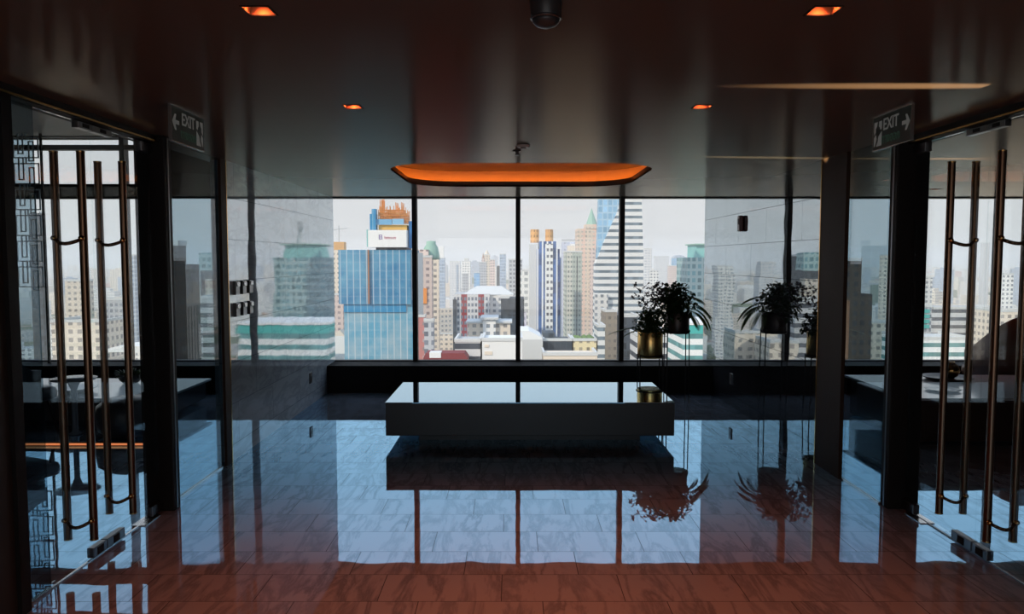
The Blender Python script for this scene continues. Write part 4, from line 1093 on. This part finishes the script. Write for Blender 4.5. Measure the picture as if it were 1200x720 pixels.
city('apartment_tower', 'faint tall tower on the skyline above the glass door edge', 1153, 1160, 285, 1300, 'pale')
city('office_building', 'pale green roofed hall low behind the right doors', 1068, 1140, 398, 300, 'teal_band', depth=24)
city('apartment_block', 'yellowish block at the far right edge', 1172, 1240, 366, 380, 'warm', depth=24)

# mid-distance and skyline fillers: one of each kind, then copies
BIG.append((X(727), D + 6, 30, 14))
def clear(x, y, r): return all(abs(x - a) > w_ + r or abs(y - b) > d_ + r for a, b, w_, d_ in BIG)
def filler_proto(kind, mat, w, d, h, top):
    t = thing(kind, 'x', 'building')
    bm = bmesh.new(); bm_box(bm, -w / 2, w / 2, -d / 2, d / 2, 0, h)
    if top == 'box': bm_box(bm, -w * .25, w * .2, -d * .2, d * .2, h, h + 4)
    if top == 'step': bm_box(bm, -w * .3, w * .3, -d * .3, d * .3, h, h + 8)
    obj('tower_body', bm, mat, t)
    if top == 'gable':
        bm = bmesh.new(); bm_prism(bm, [(-w / 2 - .5, h), (w / 2 + .5, h), (0, h + w * .25)], d + 1, 'y', -d / 2 - .5); obj('roof', bm, PM['brown'], t)
    return t
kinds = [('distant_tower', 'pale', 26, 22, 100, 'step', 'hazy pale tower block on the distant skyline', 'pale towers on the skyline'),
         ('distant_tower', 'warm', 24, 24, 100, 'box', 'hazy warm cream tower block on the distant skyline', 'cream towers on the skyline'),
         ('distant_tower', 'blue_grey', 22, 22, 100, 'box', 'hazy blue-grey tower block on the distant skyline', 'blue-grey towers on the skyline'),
         ('low_block', 'white_grid', 34, 20, 30, 'box', 'white mid-rise block among the low city roofs', 'white mid-rise blocks'),
         ('low_block', 'cream_grid', 30, 20, 30, 'box', 'cream mid-rise block among the low city roofs', 'cream mid-rise blocks'),
         ('gabled_house', 'warm', 18, 14, 10, 'gable', 'small brown-roofed house among the low city roofs', 'brown-roofed houses')]
protos = [filler_proto(k[0], FM[k[1]], k[2], k[3], k[4], k[5]) for k in kinds]
used = [False] * 6
rf = random.Random(21)
taken = []
for k in range(250):
    if k < 75: i = rf.choice([0, 0, 1, 2])
    else: i = rf.choice([3, 4, 4, 5, 3])
    for _ in range(80):
        px = rf.uniform(-60, 1260)
        if i < 3: D = rf.uniform(1300, 3600); topy = rf.gauss(311, 7) if 400 < px < 900 else rf.gauss(318, 6)
        else: D = rf.uniform(480, 1700); topy = None
        x = (px - 600) / F * D
        if clear(x, D, 28) and all((x - a) ** 2 + (D - b) ** 2 > 56 ** 2 for a, b in taken): break
    taken.append((x, D))
    if not used[i]: o = protos[i]; used[i] = True
    else: o = copy_tree(protos[i])
    o.location = (x, D, GZ); o.rotation_euler = (0, 0, rf.choice([0, .3, -.25, .6, 1.2]))
    if i < 3:
        z = P(600, max(296, min(326, topy)), D)[1] - GZ
        o.scale = (rf.uniform(.8, 1.5), 1, max(.35, z / 100))
    else: o.scale = (rf.uniform(.7, 1.4), rf.uniform(.7, 1.4), rf.uniform(.5, 1.5))
    tag(o, kinds[i][6], None, kinds[i][7])

# the carpet of far roofs, too many to count
bm = bmesh.new()
for k in range(2600):
    D = 1050 + 5050 * rf.random() ** 1.1; px = rf.uniform(-150, 1350); x = (px - 600) / F * D
    if not clear(x, D, 27) or any((x - a) ** 2 + (D - b) ** 2 < 66 ** 2 for a, b in taken): continue
    s = rf.uniform(8, 26); hh = rf.choice([8, 10, 14, 20, 30, 45])
    bm_box(bm, x - s, x + s, D - s * .7, D + s * .7, 0, hh * rf.uniform(.7, 1.2))
m, tt = node_mat('far roofs'); g = G(tt)
ge = g.n('ShaderNodeNewGeometry'); rp = g.n('ShaderNodeValToRGB'); tt.links.new(ge.outputs['Random Per Island'], rp.inputs[0])
rp.color_ramp.interpolation = 'CONSTANT'
e = rp.color_ramp.elements; e[0].color = (.72, .70, .66, 1); e[1].position = .35; e[1].color = (.66, .55, .43, 1)
for p_, c in ((.55, (.45, .46, .48, 1)), (.7, (.50, .22, .14, 1)), (.78, (.10, .15, .08, 1)), (.88, (.74, .66, .56, 1))):
    q = e.new(p_); q.color = c
p = g.n('ShaderNodeBsdfDiffuse'); tt.links.new(rp.outputs[0], p.inputs[0]); o = g.n('ShaderNodeOutputMaterial'); tt.links.new(p.outputs[0], o.inputs[0])
o = obj('far_rooftops', bm, m, loc=(0, 0, GZ)); tag(o, 'carpet of far low city roofs out to the horizon', 'buildings', kind='stuff')

# trees in the city
M['tree'] = principled('city tree green', (.035, .065, .022), .8, noise=.4)
M['trunk'] = principled('trunk', (.09, .06, .04), .9)
def tree_proto():
    t = thing('street_tree', 'x', 'tree')
    bm = bmesh.new(); q = random.Random(2)
    for k in range(26):
        v = Vector((q.gauss(0, 3), q.gauss(0, 3), q.uniform(7, 15)))
        r = bmesh.ops.create_icosphere(bm, subdivisions=2, radius=q.uniform(1.6, 3.2), matrix=Matrix.Translation(v))
        for vv in r['verts']: vv.co += Vector((q.uniform(-.4, .4), q.uniform(-.4, .4), q.uniform(-.4, .4)))
    obj('crown', bm, M['tree'], t)
    bm = bmesh.new(); bm_cyl(bm, (0, 0, 0), (0, 0, 9), .6, .3, 8); obj('trunk', bm, M['trunk'], t)
    return t
tp = tree_proto(); first = True
spots = []
def tree_run(n, px, dd, sc, tries=60):
    for k in range(n):
        for _ in range(tries):
            p_, D_ = rf.uniform(*rf.choice(px)), rf.uniform(*dd); x_ = (p_ - 600) / F * D_
            if all((x_ - (a - 600) / F * b) ** 2 + (D_ - b) ** 2 > (18 * sc) ** 2 for a, b, c_ in spots) and all((x_ - a) ** 2 + (D_ - b) ** 2 > 30 ** 2 for a, b in taken) and clear(x_, D_, 6):
                spots.append((p_, D_, sc)); break
tree_run(8, [(511, 533)], (440, 520), 1.3)
tree_run(8, [(513, 531)], (700, 900), 1.3)
tree_run(5, [(620, 700)], (560, 700), 1.2)
tree_run(24, [(200, 400), (980, 1200)], (600, 1000), 1.3)
for px, D, s in spots:
    o = tp if first else copy_tree(tp); first = False
    o.location = ((px - 600) / F * D, D, GZ); o.scale = (s, s, s * rf.uniform(.8, 1.2)); o.rotation_euler = (0, 0, rf.uniform(0, 6))
    tag(o, 'dark green tree down between the city buildings', None, 'city trees')

# haze over the city
bm = bmesh.new(); bm_box(bm, -12000, 12000, 150, 9000, GZ + .5, 60)
m, tt = node_mat('city haze'); g = G(tt)
vs = g.n('ShaderNodeVolumeScatter'); vs.inputs['Color'].default_value = (1, .95, .88, 1); vs.inputs['Density'].default_value = .00038
vs.inputs['Anisotropy'].default_value = 0
o_ = g.n('ShaderNodeOutputMaterial'); tt.links.new(vs.outputs[0], o_.inputs['Volume'])
hz = obj('haze', bm, m); hz['kind'] = 'structure'
S.cycles.volume_bounces = 2
